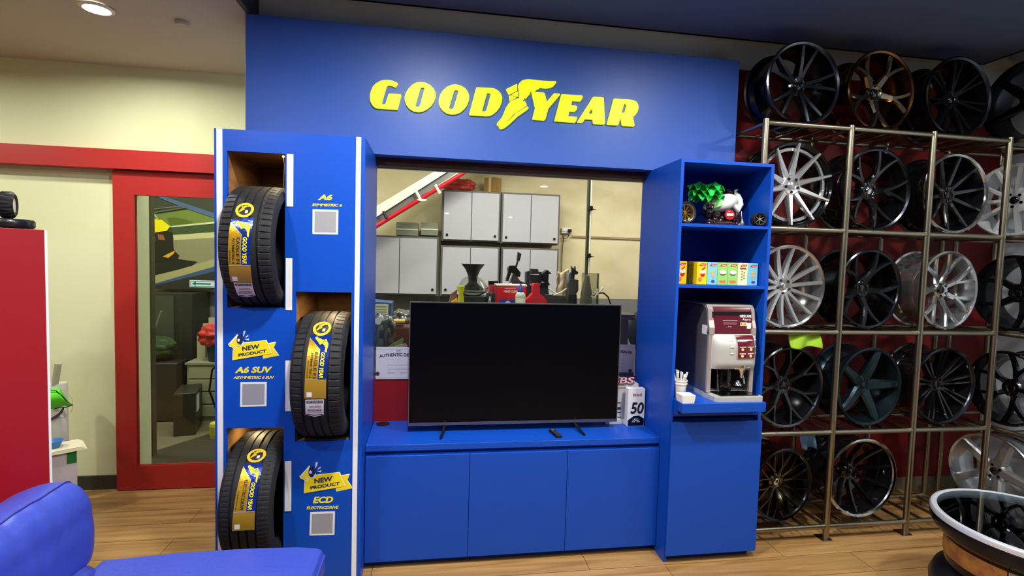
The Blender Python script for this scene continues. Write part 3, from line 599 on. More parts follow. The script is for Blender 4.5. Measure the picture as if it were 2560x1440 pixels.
for i in range(3):
    for s_, u0 in ((0, .34), (1, .905)):
        MB().grid(lambda u, v: bp(u0+.085*u+(.0), .44+.19*i+.05*v+.0, .0015+.0035*math.sin(PI*v)*math.sin(PI*min(1, u+.02))), 6, 6).build('button', mat('button_silver', (226, 224, 214), .25, metal=.3), bu)
        k = MB(); k.grid(lambda u, v: bp((.535 if s_ == 0 else .72)+.14*u, .46+.19*i+.022*v, .0068), 4, 3).build('panel_print', mat('panel_print', (250, 226, 190), .5, emit=(255, 210, 150), es=.5), bu)
        if i < 2: MB().lathe([(0, -.003), (.007, -.0025), (.008, 0)], 14, 'Y', c=bp((.60 if s_ == 0 else .79), .40+.19*i, .006)).build('cup_symbol', mat('cup_symbol', (255, 190, 120), .5, emit=(255, 170, 90), es=.7), bu)
nz = MB(); nz.lathe([(0, .20), (.022, .20), (.024, .185), (.02, .165), (.012, .15), (.010, .125), (.007, .12), (0, .12)], 28, c=(.055, -.03, 0)).tube([(.055, -.03, .15), (.06, -.045, .12), (.07, -.04, .09)], .005, 10).box(.0, .105, -.045, .0, .168, .205, bv=.012)
nz.lathe([(.006, .105), (.02, .085), (.024, .075)], 20, c=(.04, -.02, 0)); nz.build('nozzle', CHROME, cm)
al = MB(); al.box(MX0+.022, MX1-.022, .085, .10, .03, .18).build('alcove_back', GLOSSBLK, cm)
MB().tube([(-.07, .0, .03), (-.075, .01, .17)], .004, 8).build('alcove_trim', CHROME, cm)
MB().lathe([(.0, .035), (.045, .035), (.048, .05), (.045, .155), (.04, .165), (0, .165)], 32, c=(-.01, .045, 0)).build('inner_container', GLOSSBLK, cm)
dt = MB(); dt.prism([[(MX0-.004, .02), (MX1+.002, .02), (MX1+.02, -.085), (MX1+.002, -.108), (MX0+.03, -.108), (MX0+.006, -.09)]], lambda u, v, d: Vector((u, v, d)), .0, .026)
dt.build('drip_tray', SIL, cm)
MB().prism([[(MX0+.028, .08), (MX1-.012, .08), (MX1+.0, -.075), (MX0+.05, -.08)]], lambda u, v, d: Vector((u, v, d)), .0262, .031).build('drip_grille', GLOSSBLK, cm)
MB().box(MX0, MX1, .02, .40, 0, .032).build('base', SIL, cm)
MB().box(MX0-.0015, MX0, .01, .065, .365, .418).build('side_label', PAPER, cm)
MB().lathe([(0, -.004), (.012, -.003), (.014, 0)], 20, 'X', c=(MX0, -.004, .38)).build('lock', CHROME, cm)

# cups, stirrers and little tray beside the machine
cupx = 2.452
CUPM = mat('paper_cup', (226, 224, 218), .6)
for i in range(16):
    c = MB().lathe([(.029, 0), (.030, .001), (.0385, .088), (.0405, .090), (.0405, .094), (.037, .094), (.0285, .004), (0, .003), (0, 0)], 28).build('paper_cup', CUPM)
    c.location = (2.464, .30, .9575+.0215*i)
    tag(c, 'white paper cup nested in the tall stack behind the coffee machine side', 'cup', 'nested paper cups beside the coffee machine')
sc = thing('stirrer_cup', 'white cup full of stirrers left of the coffee machine', 'cup', (2.468, .045, .9575))
MB().lathe([(0, 0), (.026, 0), (.027, .002), (.037, .098), (.0395, .100), (.0395, .106), (.036, .106), (.025, .006), (0, .006)], 32).build('cup', CUPM, sc)
MB().lathe([(.0362, .082), (.039, .083), (.039, .09), (.0365, .09)], 32).build('second_rim', CUPM, sc)
for i in range(11):
    a = 2*PI*i/11+.3; r0 = .008; r1 = .030+.006*(i % 3)
    MB().tube([(r0*math.cos(a), r0*math.sin(a), .008), (r1*.8*math.cos(a), r1*.8*math.sin(a), .11), (r1*math.cos(a), r1*math.sin(a), .135+.008*(i % 4))], [.003, .003, .006], 8).build('stirrer', mat('white_plastic', (238, 238, 236), .4), sc)
ct = thing('sachet_tray', 'small open white tray at the front edge beside the stirrer cup', 'tray', (2.462, -.035, .9575))
m = MB(); pr = [(0, 0), (.032, 0), (.04, .045), (.0375, .045), (.030, .003), (0, .003)]
for sgn in (1,): m.prism([[(-.034, -.034), (.034, -.034), (.034, .034), (-.034, .034)]], lambda u, v, d: Vector((u, v, d)), 0, .003)
for a, b in (((-1, -1), (1, -1)), ((1, -1), (1, 1)), ((1, 1), (-1, 1)), ((-1, 1), (-1, -1))):
    m.add([(a[0]*.034, a[1]*.034, 0), (b[0]*.034, b[1]*.034, 0), (b[0]*.040, b[1]*.038, .045), (a[0]*.040, a[1]*.038, .045), (a[0]*.032, a[1]*.032, 0), (b[0]*.032, b[1]*.032, 0), (b[0]*.0385, b[1]*.0365, .045), (a[0]*.0385, a[1]*.0365, .045)], [(0, 1, 2, 3), (7, 6, 5, 4), (3, 2, 6, 7)])
m.build('tray', mat('white_plastic', (238, 238, 236), .4), ct)

# drink cartons on the middle shelf
CW, CD, CH = .0625, .042, .131
def carton(x, y, z, label, face, side, kind, group=None):
    t = thing('drink_carton', label, 'drink carton', (x, y, z), group='drink cartons on the middle shelf')
    MB().box(0, CW, 0, CD, 0, CH, bv=.0025).build('carton', mat('carton_'+kind, face, .35), t)
    MB().prism([[(.012, .108), (.022, .122), (.058, .122), (.048, .108)]], lambda u, v, d: Vector((u, -d, v)), 0, .0006).build('red_logo', mat('logo_red', (206, 30, 34), .45), t)
    k = MB(); text_on(k, "Yeo's", lambda u, v: Vector((.022+.026*u, -.001, .111+.008*v)), .03, .2); k.build('logo_lettering', PAPER, t)
    k = MB()
    if kind == 'green':
        k.prism([[(.032+.021*math.cos(a), .072+.017*math.sin(a)) for a in [PI+PI*i/14 for i in range(15)]]], lambda u, v, d: Vector((u, -d, v)), 0, .0006); k.build('coconut_shell', mat('coconut_shell', (60, 84, 40), .5), t)
        MB().prism([[(.032+.021*math.cos(a), .074+.012*math.sin(a)) for a in [2*PI*i/24 for i in range(24)]]], lambda u, v, d: Vector((u, -.0007-d, v)), 0, .0006).build('coconut_flesh', PAPER, t)
        MB().prism([[(.008, .022), (.02, .028), (.045, .028), (.058, .022), (.045, .012), (.02, .012)]], lambda u, v, d: Vector((u, -d, v)), 0, .0006).build('orange_print', mat('orange_print', (222, 120, 60), .5), t)
    elif kind == 'blue':
        for i, (a, b) in enumerate(((.025, .075), (.034, .066), (.042, .08), (.030, .055), (.040, .052))): k.ell((a, -.0006, b), (.006, .0006, .011), 12, 6)
        k.build('barley_print', mat('tan_print', (206, 176, 110), .5), t)
        MB().ell((.036, -.0004, .02), (.012, .0006, .009), 14, 6).build('dark_print', mat('plum_print', (106, 60, 120), .5), t)
    elif kind == 'cream':
        for i in range(7): k.ell((.026+.014*(i % 2), -.0006, .034+.008*i), (.006, .0006, .004), 12, 6)
        k.build('bean_print', mat('olive_print', (120, 128, 70), .5), t); MB().box(.012, .052, -.0006, 0, .094, .104).build('brown_band', mat('brown_print', (110, 80, 50), .5), t)
    else:
        k.ell((.036, -.0006, .075), (.018, .0008, .012), 16, 8); k.build('white_print', PAPER, t)
        MB().prism([[(.026, .085), (.048, .105), (.052, .10), (.034, .08)], ], lambda u, v, d: Vector((u, -.0006-d, v)), 0, .0006).prism([[(.018, .06), (.05, .066), (.048, .05), (.032, .042)]], lambda u, v, d: Vector((u, -d, v)), 0, .0006).build('red_print', mat('logo_red', (206, 30, 34), .45), t)
        MB().ell((.02, -.0004, .03), (.012, .0006, .014), 14, 6).build('orange_print', mat('orange_print', (222, 120, 60), .5), t)
    return t
Yc = (244, 206, 20); Bc = (120, 200, 226); Gc = (150, 204, 110); Cc = (226, 230, 178)
zc = 1.6105
cx = [2.4235, 2.6200, 2.6870, 2.7545, 2.8210, 2.8885]
carton(2.4350, .085, zc, 'yellow drink carton at the left end of the shelf, half hidden by the cabinet side', Yc, Yc, 'yellow')
for i in range(5): carton(2.5605-.0005*i, .085+i*.0435, zc, 'front yellow drink carton next to the light blue one' if i == 0 else ('second', 'third', 'fourth', 'last')[i-1]+' yellow drink carton in the row going back from the front yellow one', Yc, Yc, 'yellow')
xs = 2.6255
for nm, c, lb in (('blue', Bc, 'light blue drink carton between the yellow and the green ones'), ('green', Gc, 'left one of the two green coconut drink cartons'), ('green', Gc, 'right one of the two green coconut drink cartons'), ('cream', Cc, 'pale cream drink carton right of the green ones'), ('blue', Bc, 'light blue drink carton at the right end of the row')):
    carton(xs, .085, zc, lb, c, c, nm); xs += .0638
# ornament shelf
def atile(px, py, Y): return atY(px, py, Y)
ZS = 1.9553
cbg = thing('jade_cabbage', 'green and white jade cabbage ornament on a dark carved stand on the top shelf', 'ornament', (2.755, .2, ZS))
JW = mat('jade_white', (232, 236, 226), .14, coat=.4); JG = mat('jade_green', (26, 176, 58), .2, coat=.4, noise=((22, 22, 22), (70, 214, 96), .4, .65)); ROOT = mat('dark_carved_wood', (44, 26, 30), .25, coat=.4)
# body: white bulb at the right, veins towards the green leaves at the left
Mb = Matrix.Translation((.035, 0, .125)) @ Matrix.Rotation(-.35, 4, 'Y')
MB().ell((0, 0, 0), (.085, .055, .052), 32, 20, Mb).build('bulb', JW, cbg)
MB().ell((-.055, 0, .01), (.075, .05, .045), 28, 16, Mb, f=lambda p: 1+.05*math.sin(9*math.atan2(p.y, p.z))).build('pale_leaf_base', mat('jade_pale', (150, 214, 140), .2, coat=.4), cbg)
for i in range(9):
    rr = random.Random(i); cx_ = -.05-.035*(i % 3)+rr.uniform(-.01, .01); cz = .150+.030*(i//3)+rr.uniform(-.006, .006); cy = -.03+.03*((i*2) % 3)
    def lf(u, v, i=i, cx_=cx_, cz=cz, cy=cy):
        a = 2*PI*u; r = v*(1+.12*math.sin(7*a+i)*v)
        return Vector((cx_+.062*r*math.cos(a)-.01*v, cy+.048*r*math.sin(a), cz+.018*v*v*math.sin(6*a+i*1.3)+.03*(1-v)-.012*v))
    MB().grid(lf, 96, 12, closeu=True).build('leaf', JG, cbg, sharp=85)
st = MB()
for i in range(34):
    rr = random.Random(100+i); x = rr.uniform(-.10, .10); z = rr.uniform(.012, .06+(.05 if x < 0 else 0)); r = rr.uniform(.012, .026)
    st.ell((x, rr.uniform(-.045, .04), z), (r, r*.9, r*.8), 14, 9, f=lambda p, rr=rr, i=i: 1+.14*math.sin(8*p.x+i)+.1*math.sin(9*p.z))
st.lathe([(0, 0), (.10, 0), (.105, .01), (.09, .022), (0, .025)], 32, c=(0, 0, 0)); st.build('carved_stand', ROOT, cbg)
MB().tube([(.085, -.01, .115), (.122, -.012, .085), (.134, -.012, .06+.055), (.132, -.01, .145), (.118, -.01, .172), (.100, -.01, .185), (.098, -.01, .198), (.112, -.012, .205)], [.02, .022, .02, .016, .013, .010, .008, .005], 14).build('white_curl', JW, cbg)
MB().ell((.062, -.01, .188), (.02, .016, .018), 18, 12).ell((.05, -.012, .2), (.012, .012, .01), 14, 8).build('dark_insect', ROOT, cbg)
MB().lathe([(0, -.008), (.029, -.007), (.031, -.004), (.031, 0), (0, 0)], 36, 'Y', c=(.052, -.062, .05)).build('red_badge', mat('badge_red', (170, 24, 28), .4), cbg)
k = MB(); text_on(k, 'BBS', lambda u, v: Vector((.030+.044*u, -.0705, .043+.016*v)), .06); k.box(.04, .05, -.0708, -.07, .066, .069).build('badge_lettering', PAPER, cbg)
tl = MB()
for i in range(9): tl.ell((-.06+.018*i, -.07+.004*(i % 2), .012+.006*(i % 2)), (.008, .006, .008), 12, 8)
tl.build('bead_chain', mat('pewter', (170, 164, 150), .3, metal=.7), cbg)
MB().lathe([(0, .05), (.004, .05), (.005, .042), (.012, .03), (.014, .018), (.009, .006), (0, .004)], 20, c=(.125, -.03, 0)).tube([(.125, -.03, .05), (.122, -.025, .075), (.125, -.02, .095)], .003, 8).build('hanging_charm', mat('pewter', (170, 164, 150), .3, metal=.7), cbg)
for o in [c for c in bpy.data.objects if c.parent == cbg]:
    k_ = o.name.split('.')[0]
    if k_ in ('red_badge', 'badge_lettering'): o.location = (-.03, 0, .018)
    elif k_ == 'carved_stand': o.scale = (1, 1, 1.22)
    elif k_ in ('bulb', 'pale_leaf_base', 'leaf', 'white_curl', 'dark_insect'): o.location = (-.015, 0, .02)
def toy_wheel(x, y, z, R, W, label, rimm, spm, n, yaw, deep):
    t = thing('wheel_ornament', label, 'model wheel', (x, y, z), (0, 0, yaw))
    MB().lathe([(R*.74, 0), (R*.86, -.004), (R*.97, .004), (R, .012), (R, W-.012), (R*.97, W-.004), (R*.8, W), (R*.74, W)], 48, 'Y', c=(0, 0, R), closed=True).build('tyre', RUBBER, t)
    MB().lathe([(R*.74, -.001), (R*.71, .0), (R*.60, deep), (R*.60, W), (R*.74, W)], 48, 'Y', c=(0, 0, R), closed=True).build('rim', rimm, t)
    MB().lathe([(0, deep-.003), (R*.14, deep-.002), (R*.16, deep+.006), (0, deep+.006)], 24, 'Y', c=(0, 0, R)).build('hub', spm, t)
    for i in range(n):
        o = MB().box(-R*.035, R*.035, deep, deep+.006, R*.1, R*.62).build('spoke', spm, t); o.location = (0, 0, R); o.rotation_euler = (0, 2*PI*i/n+(.12 if i % 2 else -.12)*(n > 8), 0)
    MB().lathe([(0, W-.01), (R*.6, W-.01)], 30, 'Y', c=(0, 0, R)).build('back_plate', GLOSSBLK, t)
    return t
GOLDM = mat('gold_metal', (196, 150, 60), .25, metal=1)
toy_wheel(2.494, .11, ZS, .0665, .07, 'miniature wheel with gold mesh spokes at the left of the top shelf', mat('cream_chrome', (224, 214, 190), .15, metal=.9), GOLDM, 20, .1, .02)
toy_wheel(2.911, .042, ZS, .040, .055, 'tiny tyre with six silver spokes at the right of the top shelf', DARK, mat('toy_silver', (190, 190, 190), .3, metal=.7), 6, -.25, .004)

# ------------------------------------------------------------------ wheel racks
PX = [2.9935, 3.565, 4.15, 4.722]; PYF, PYB = .155, .49
RAILZ = [2.58, 1.957, 1.327, .692, .082]
rk = thing('wheel_rack', 'steel tube wheel rack in front of the red wall right of the coffee cabinet', 'rack', (3.85, .155, 0))
def rs(o, r): o.location = -r.location; return o
for x in PX:
    xb = x-.07 if x > 4.5 else x
    rs(MB().tube([(x, PYF, .004), (x, PYF, 2.60)], .0185, 18).build('post', STEEL, rk), rk); rs(MB().tube([(xb, PYB, .004), (xb, PYB, 2.60)], .0165, 14).build('post', STEEL, rk), rk)
    rs(MB().box(max(x-.045, 2.9745), x+.028, PYF-.028, PYF+.05, 0, .005).build('foot_plate', STEEL, rk), rk)
for z in RAILZ:
    rs(MB().tube([(PX[0]-.0, PYF, z), (PX[3], PYF, z)], .0155, 14).build('rail', STEEL, rk), rk); rs(MB().tube([(PX[0], PYB, z), (PX[3]-.07, PYB, z)], .0155, 14).build('rail', STEEL, rk), rk)
    for i in range(3):
        for f in ((.0, .25, .5, .75) if i < 2 else (.0, .25, .5, .75, 1.0)):
            x = PX[i]+(PX[i+1]-PX[i])*f; xb = x-.07 if x > 4.6 else x
            rs(MB().tube([(x, PYF, z-.004), (xb, PYB, z-.004)], .011, 10).build('cross_bar', STEEL, rk), rk)
r2 = thing('wheel_rack', 'steel tube wheel rack standing along the grey right hand wall', 'rack', (4.78, .2, 0))
SXF, SXB = 4.778, 5.11; SY = [.50, -.14, -.78]
for y in SY:
    rs(MB().tube([(SXF, y, .004), (SXF, y, 2.60)], .0165, 14).build('post', STEEL, r2), r2); rs(MB().tube([(SXB, y, .004), (SXB, y, 2.60)], .0165, 14).build('post', STEEL, r2), r2)
for z in RAILZ:
    for x in (SXF, SXB): rs(MB().tube([(x, SY[0], z), (x, SY[2], z)], .0155, 12).build('rail', STEEL, r2), r2)
    for k in range(7):
        y = SY[0]+(SY[2]-SY[0])*k/6; rs(MB().tube([(SXF, y, z-.004), (SXB, y, z-.004)], .011, 10).build('cross_bar', STEEL, r2), r2)

# ------------------------------------------------------------------ alloy wheels
M_BLK = mat('wheel_gloss_black', (12, 12, 15), .13, metal=.0, coat=.35, spec=.5)
M_BLK2 = mat('wheel_satin_black', (28, 31, 36), .22, metal=.7)
M_GUN = mat('wheel_gunmetal', (92, 95, 104), .2, metal=1)
M_DGUN = mat('wheel_dark_gunmetal', (58, 62, 70), .2, metal=1)
M_SILV = mat('wheel_silver', (186, 188, 192), .27, metal=.75)
M_POL = mat('wheel_polished', (196, 200, 204), .16, metal=.92)
M_WHT = mat('wheel_white_silver', (196, 202, 206), .42, metal=.25)
M_BRZ = mat('wheel_bronze', (104, 72, 44), .18, metal=1)
M_DBRZ = mat('wheel_dark_bronze', (112, 104, 90), .2, metal=1)
M_TEAL = mat('wheel_teal', (38, 54, 62), .25, metal=.8)
def spoke_geo(branches, y_back):
    mb = MB()
    for br in branches:
        V = []; n = len(br)
        for (r, a, hw, y, t) in br:
            c = Vector((r*math.sin(a), 0, r*math.cos(a))); L = Vector((math.cos(a), 0, -math.sin(a)))
            for u, d in ((-1, t), (-1, t*.30), (-.62, 0), (.62, 0), (1, t*.30), (1, t)): p = c+L*(hw*u); V.append(Vector((p.x, y+d, p.z)))
        F = [(i*6+k, i*6+(k+1) % 6, (i+1)*6+(k+1) % 6, (i+1)*6+k) for i in range(n-1) for k in range(6)]
        F += [tuple(range(6)), tuple(range((n-1)*6, n*6))[::-1]]
        mb.add(V, F)
    return mb
def S(n, hub, rim, w0, w1, y0, y1, t0=.05, t1=.03, a0=0, a1=0, bow=0.0, k=7):
    out = []
    for i in range(k):
        f = i/(k-1); out.append((hub+(rim-hub)*f, a0+(a1-a0)*f, w0+(w1-w0)*f, y0+(y1-y0)*f-bow*math.sin(PI*f), t0+(t1-t0)*f))
    return out
def wheel(label, base, R, W, n, branches, rimm, spm, capm, hub_r=.062, hub_y=.05, yaw=0., lean=0., lip=None, spin=0., lugs=5, inner=None, group=None, cap_text=None, step=0):
    t = thing('alloy_wheel', label, 'alloy wheel', base, (lean, 0, yaw), group or 'alloy wheels on the racks'); C0 = (0, 0, R)
    lipm = lip or rimm
    pr = [(R-.020, .006), (R-.008, .0), (R, .004), (R, .016), (R-.010, .024), (R-.014, .05), (R-.030, .075), (R-.034, W-.06), (R-.014, W-.03), (R-.012, W-.012), (R, W-.008), (R-.001, W), (R-.016, W), (R-.024, W-.02), (R-.046, W-.05), (R-.048, .10), (R-.036, .06), (R-.026, .03)]
    MB().lathe(pr, 72, 'Y', c=C0, closed=True).build('rim', rimm, t, sharp=30)
    if lip is not None:
        MB().lathe([(R-.024, .012), (R-.020, .0035), (R-.008, -.002), (R+.0012, .003), (R+.0012, .012), (R-.006, .014)], 72, 'Y', c=C0, closed=True).build('lip', lipm, t, sharp=30)
    if step:
        MB().lathe([(R-.034, .030), (R-.052, .030), (R-.054, .045), (R-.036, .05)], 64, 'Y', c=C0, closed=True).build('bolted_ring', inner or M_SILV, t, sharp=30)
        k = MB()
        for i in range(30): a = 2*PI*i/30+.1; k.lathe([(0, .026), (.0032, .0265), (.0036, .032)], 8, 'Y', c=(C0[0]+(R-.043)*math.cos(a), 0, R+(R-.043)*math.sin(a)))
        k.build('rim_bolts', CHROME, t)
    hp = [(.022, hub_y+.010), (.034, hub_y+.002), (hub_r*.8, hub_y), (hub_r, hub_y+.008), (hub_r*1.06, hub_y+.06), (.03, hub_y+.07), (.022, hub_y+.06)]
    MB().lathe(hp, 48, 'Y', c=C0, closed=True).build('hub', spm, t, sharp=30)
    MB().lathe([(0, hub_y-.001), (.018, hub_y), (.024, hub_y+.004), (.026, hub_y+.014), (0, hub_y+.02)], 32, 'Y', c=C0).build('centre_cap', capm, t)
    for i in range(lugs):
        a = 2*PI*i/lugs+spin+PI/lugs
        MB().lathe([(.0085, hub_y-.0015), (.0095, hub_y-.002), (.0095, hub_y+.012)], 14, 'Y', c=(.043*math.sin(a), 0, R+.043*math.cos(a))).lathe([(0, hub_y+.0005), (.0086, hub_y+.0005)], 14, 'Y', c=(.043*math.sin(a), 0, R+.043*math.cos(a))).build('lug_hole', GLOSSBLK, t)
    g = spoke_geo(branches, W).build('spoke', spm, t); g.location = C0; g.rotation_euler = (0, spin, 0)
    for i in range(1, n):
        o = g.copy(); COL.objects.link(o); o.parent = t; o.location = C0; o.rotation_euler = (0, spin+2*PI*i/n, 0)
    return t
RW, WW = .258, .235
hub, rim = .05, .238
def base(px, row, Y=.205): # wheel centre column in the photo, standing on a rack row
    c = atY(px, (208, 472, 720, 965, 1205)[row], Y+.0); return (c.x, Y, RAILZ[row]+.0157)
def Vpair(w0, w1, y0, y1, da0, da1, t0=.05, t1=.028): return [S(0, hub, rim, w0, w1, y0, y1, t0, t1, -da0, -da1), S(0, hub, rim, w0, w1, y0, y1, t0, t1, da0, da1)]
def Yspoke(w0, ws, w1, y0, ys, y1, rs, da): return [S(0, hub, rs, w0, ws, y0, ys, .055, .04, k=4)]+[S(0, rs-.008, rim, ws*.75, w1, ys, y1, .04, .028, s*.02, s*da) for s in (-1, 1)]
LIP1 = mat('bright_lip', (190, 190, 190), .14, metal=1)
# top row
wheel('black wheel with five pairs of thin spokes at the left end of the top row', base(2011, 0), .252, WW, 5, Vpair(.019, .012, .045, .010, .13, .22), M_DGUN, M_DGUN, GLOSSBLK, yaw=.02, spin=.18, lip=M_GUN)
wheel('dark bronze wheel with five forked spokes on the top row', base(2207, 0), .250, WW, 5, Yspoke(.028, .020, .015, .05, .03, .010, .13, .28), M_BRZ, M_DBRZ, GLOSSBLK, yaw=.05, spin=.55)
wheel('dark grey wheel with seven split spokes on the top row right of the bronze one', base(2402, 0), .254, WW, 7, Vpair(.013, .011, .05, .012, .08, .12), M_BLK2, M_BLK2, GLOSSBLK, spin=.0, yaw=.03, lip=M_DGUN)
# second row
wheel('silver ten spoke wheel with spokes reaching over a black barrel on the second row', base(1988, 1), .262, WW, 10, [S(0, .045, .250, .021, .0075, .035, -.006, .045, .02)], M_BLK, M_SILV, M_SILV, hub_r=.07, hub_y=.03, yaw=0, spin=.05, step=1, inner=M_POL)
wheel('gloss black wheel with five wide forked spokes and polished centre on the second row', base(2192, 1), .260, WW, 5, Yspoke(.026, .022, .010, .055, .035, .0, .095, .30), M_BLK, M_BLK, CHROME, hub_y=.05, spin=.33, yaw=.03, lip=M_DGUN)
wheel('black wheel with ten slim spokes and a bright stepped lip on the second row', base(2392, 1), .261, WW, 10, [S(0, hub, rim, .019, .010, .06, .010)], M_BLK2, M_BLK, GLOSSBLK, spin=.12, lip=LIP1, yaw=.03)
# third row
wheel('silver wheel with fourteen straight spokes on the third row', base(1972, 2), .260, WW, 14, [S(0, hub, .240, .014, .0105, .045, .0, .045, .03, bow=-.006)], M_POL, M_SILV, M_POL, hub_r=.07, hub_y=.045, spin=.1, step=0, yaw=.02)
wheel('polished black wheel with five deep forked spokes on the third row', base(2177, 2), .257, WW, 5, Yspoke(.028, .022, .012, .06, .035, .006, .12, .27), M_DGUN, M_BLK2, GLOSSBLK, hub_y=.055, spin=.48, yaw=.10, lip=M_DGUN)
wheel('bright silver wheel with seven forked spokes and a dark centre on the third row', base(2374, 2), .259, WW, 7, Yspoke(.018, .015, .014, .05, .03, .004, .12, .21), M_POL, M_POL, GLOSSBLK, hub_y=.045, hub_r=.06, spin=.2, yaw=.10)
# fourth row
wheel('gloss black wheel with seven forked spokes beside the coffee cabinet on the fourth row', base(1975, 3), .262, WW, 7, Yspoke(.017, .014, .009, .05, .025, .004, .15, .19), M_BLK2, M_BLK, GLOSSBLK, spin=.15, yaw=.10, lip=M_GUN)
wheel('dark teal wheel with five broad spokes on the fourth row', base(2177, 3), .257, WW, 5, [S(0, .04, .242, .040, .022, .045, .010, .05, .04, bow=.008)], M_TEAL, M_TEAL, M_TEAL, hub_r=.068, hub_y=.045, spin=.28, yaw=.08)
wheel('gloss black wheel with nine twin edged spokes on the fourth row', base(2362, 3), .257, WW, 9, Vpair(.009, .008, .05, .010, .12, .09), M_BLK, M_BLK, M_BLK, spin=.0, yaw=.05, lip=M_DGUN)
# bottom row
wheel('dark bronze mesh wheel with many forked spokes at the left of the bottom row', base(1960, 4), .238, WW, 10, [S(0, hub, .105, .011, .009, .045, .028, .05, .04, k=4)]+[S(0, .097, .219, .007, .006, .028, .006, .035, .028, s*.02, s*.20) for s in (-1, 1)], M_DBRZ, M_DBRZ, CHROME, spin=.1, yaw=.16, lip=M_DGUN)
wheel('deep dished gloss black wheel with a bright rim edge on the bottom row', base(2157, 4), .262, WW, 10, [S(0, hub, .236, .013, .009, .10, .012, .04, .028, bow=-.012)], M_BLK, M_BLK, GLOSSBLK, hub_y=.095, spin=.05, yaw=.03, lip=LIP1)
# wheels on the rack along the right hand wall, facing left
def sbase(px, py, row, X=4.845): c = atX(px, py, X); return (X, c.y, RAILZ[row]+.0157)
SY90 = -PI/2
wheel('grey five spoke wheel on top of the right hand wall rack', sbase(2556, 270, 0), .262, WW, 5, [S(0, .04, .238, .030, .020, .05, .012, .05, .03, bow=.006)], M_DGUN, M_DGUN, M_DGUN, hub_r=.065, yaw=SY90, spin=.5)
wheel('matt white silver wheel with many wide spokes on the right hand wall rack', sbase(2530, 500, 1), .240, WW, 11, [S(0, .05, .222, .014, .014, .02, .004, .05, .03)], M_WHT, M_WHT, GLOSSBLK, hub_r=.085, hub_y=.02, yaw=SY90+.25, spin=.12)
wheel('black wheel with five twisted spokes on the right hand wall rack', sbase(2528, 735, 2), .252, WW, 5, Yspoke(.022, .018, .012, .06, .04, .008, .12, .28), M_BLK2, M_BLK2, GLOSSBLK, yaw=SY90, spin=.3)
wheel('dark wheel with machined triangular spokes on the right hand wall rack', sbase(2512, 962, 3), .250, WW, 5, Yspoke(.018, .014, .012, .05, .03, .004, .09, .34), M_BLK, M_GUN, GLOSSBLK, yaw=SY90, spin=.35)
wheel('silver wheel with five wide spokes in the corner behind the round table', sbase(2470, 1190, 4, 4.86), .262, WW, 5, [S(0, .04, .240, .036, .026, .05, .006, .05, .04, bow=.006)], M_POL, M_SILV, M_GUN, hub_r=.075, hub_y=.045, yaw=SY90+.1, lean=-.0, spin=.4)
def cloth(name, label, px, Y, m, cat):
    t = MB().grid(lambda u, v: (lambda p: Vector((p.x, Y+.012*math.sin(9*u+3*v)-.02*v, p.z)))(atY(px[0]+(px[1]-px[0])*u, px[2]+(px[3]-px[2])*v*(1+.08*math.sin(7*u)), Y)), 24, 14)
    o = t.build(name, m); mo = o.modifiers.new('s', 'SOLIDIFY'); mo.thickness = .002; return tag(o, label, cat)
cloth('cleaning_cloth', 'lime green cloth hanging below the silver wheel on the third row', (1972, 2048, 827, 868), .175, mat('lime_cloth', (140, 182, 36), .8), 'cloth')
cloth('cleaning_cloth', 'pale blue cloth hanging below the rail of the fourth row', (2000, 2034, 1078, 1118), .40, mat('pale_blue_cloth', (96, 130, 168), .8), 'cloth')

# ------------------------------------------------------------------ round table made of a wheel
tb = thing('wheel_table', 'round glass topped table made from a black wheel in the lower right corner', 'table', (4.01, -.645, 0))
MB().lathe([(.33, .40), (.385, .40), (.402, .43), (.402, .462), (.392, .470), (.31, .44)], 96, closed=False).lathe([(.31, .44), (.255, .40), (.25, .24), (.30, .20), (.33, .22), (.335, .26), (.335, .36), (.37, .385), (.385, .40)], 96).build('wheel_barrel', mat('table_black', (8, 10, 22), .2, spec=.3), tb, sharp=30)
MB().lathe([(.388, .470), (.402, .466), (.404, .482), (.398, .493), (.386, .497), (.374, .492), (.372, .476)], 96, closed=True).build('polished_lip', mat('polished_edge', (222, 228, 240), .3, metal=.45), tb)
MB().lathe([(0, .484), (.375, .484), (.377, .488), (.375, .492), (0, .492)], 96).build('glass_top', glass_mat('table_glass', (214, 226, 230), 2.4), tb)
MB().lathe([(0, .30), (.09, .30), (.10, .33), (.08, .36), (0, .37)], 40).lathe([(.05, .28), (.24, .34), (.25, .36), (.06, .32)], 40).build('wheel_centre', M_DGUN, tb)
for i in range(10):
    o = spoke_geo([[(r, 0, .018-.01*(r-.08)/.2, 0, .03) for r in (.08, .14, .2, .25, .29)]], 0)
    o.v = [(p[0], p[2], .40-p[1]+.16*(math.hypot(p[0], p[2])-.1)) for p in o.v]; o = o.build('spoke', M_DGUN, tb); o.rotation_euler = (0, 0, 2*PI*i/10)
MB().lathe([(.0, .02), (.26, .02), (.355, .03), (.385, .06), (.39, .11), (.37, .16), (.315, .195), (.27, .205), (.255, .24)], 80).lathe([(0, 0), (.34, 0), (.36, .012), (.355, .03)], 80).build('tyre_base', mat('tyre_base_black', (16, 17, 26), .35), tb)
def band(a0, a1, z0, z1, r): return MB().grid(lambda u, v: Vector((r*math.cos(a0+(a1-a0)*u), r*math.sin(a0+(a1-a0)*u), z0+(z1-z0)*v)), 24, 2)
band(PI*.66, PI*1.12, .262, .352, .3372).build('orange_sticker', mat('orange_sticker', (176, 122, 50), .35, noise=((14, 14, 14), (140, 84, 60), .4, .62)), tb)
band(PI*1.125, PI*1.5, .262, .352, .3372).build('grey_sticker', mat('grey_sticker', (150, 140, 110), .4), tb)

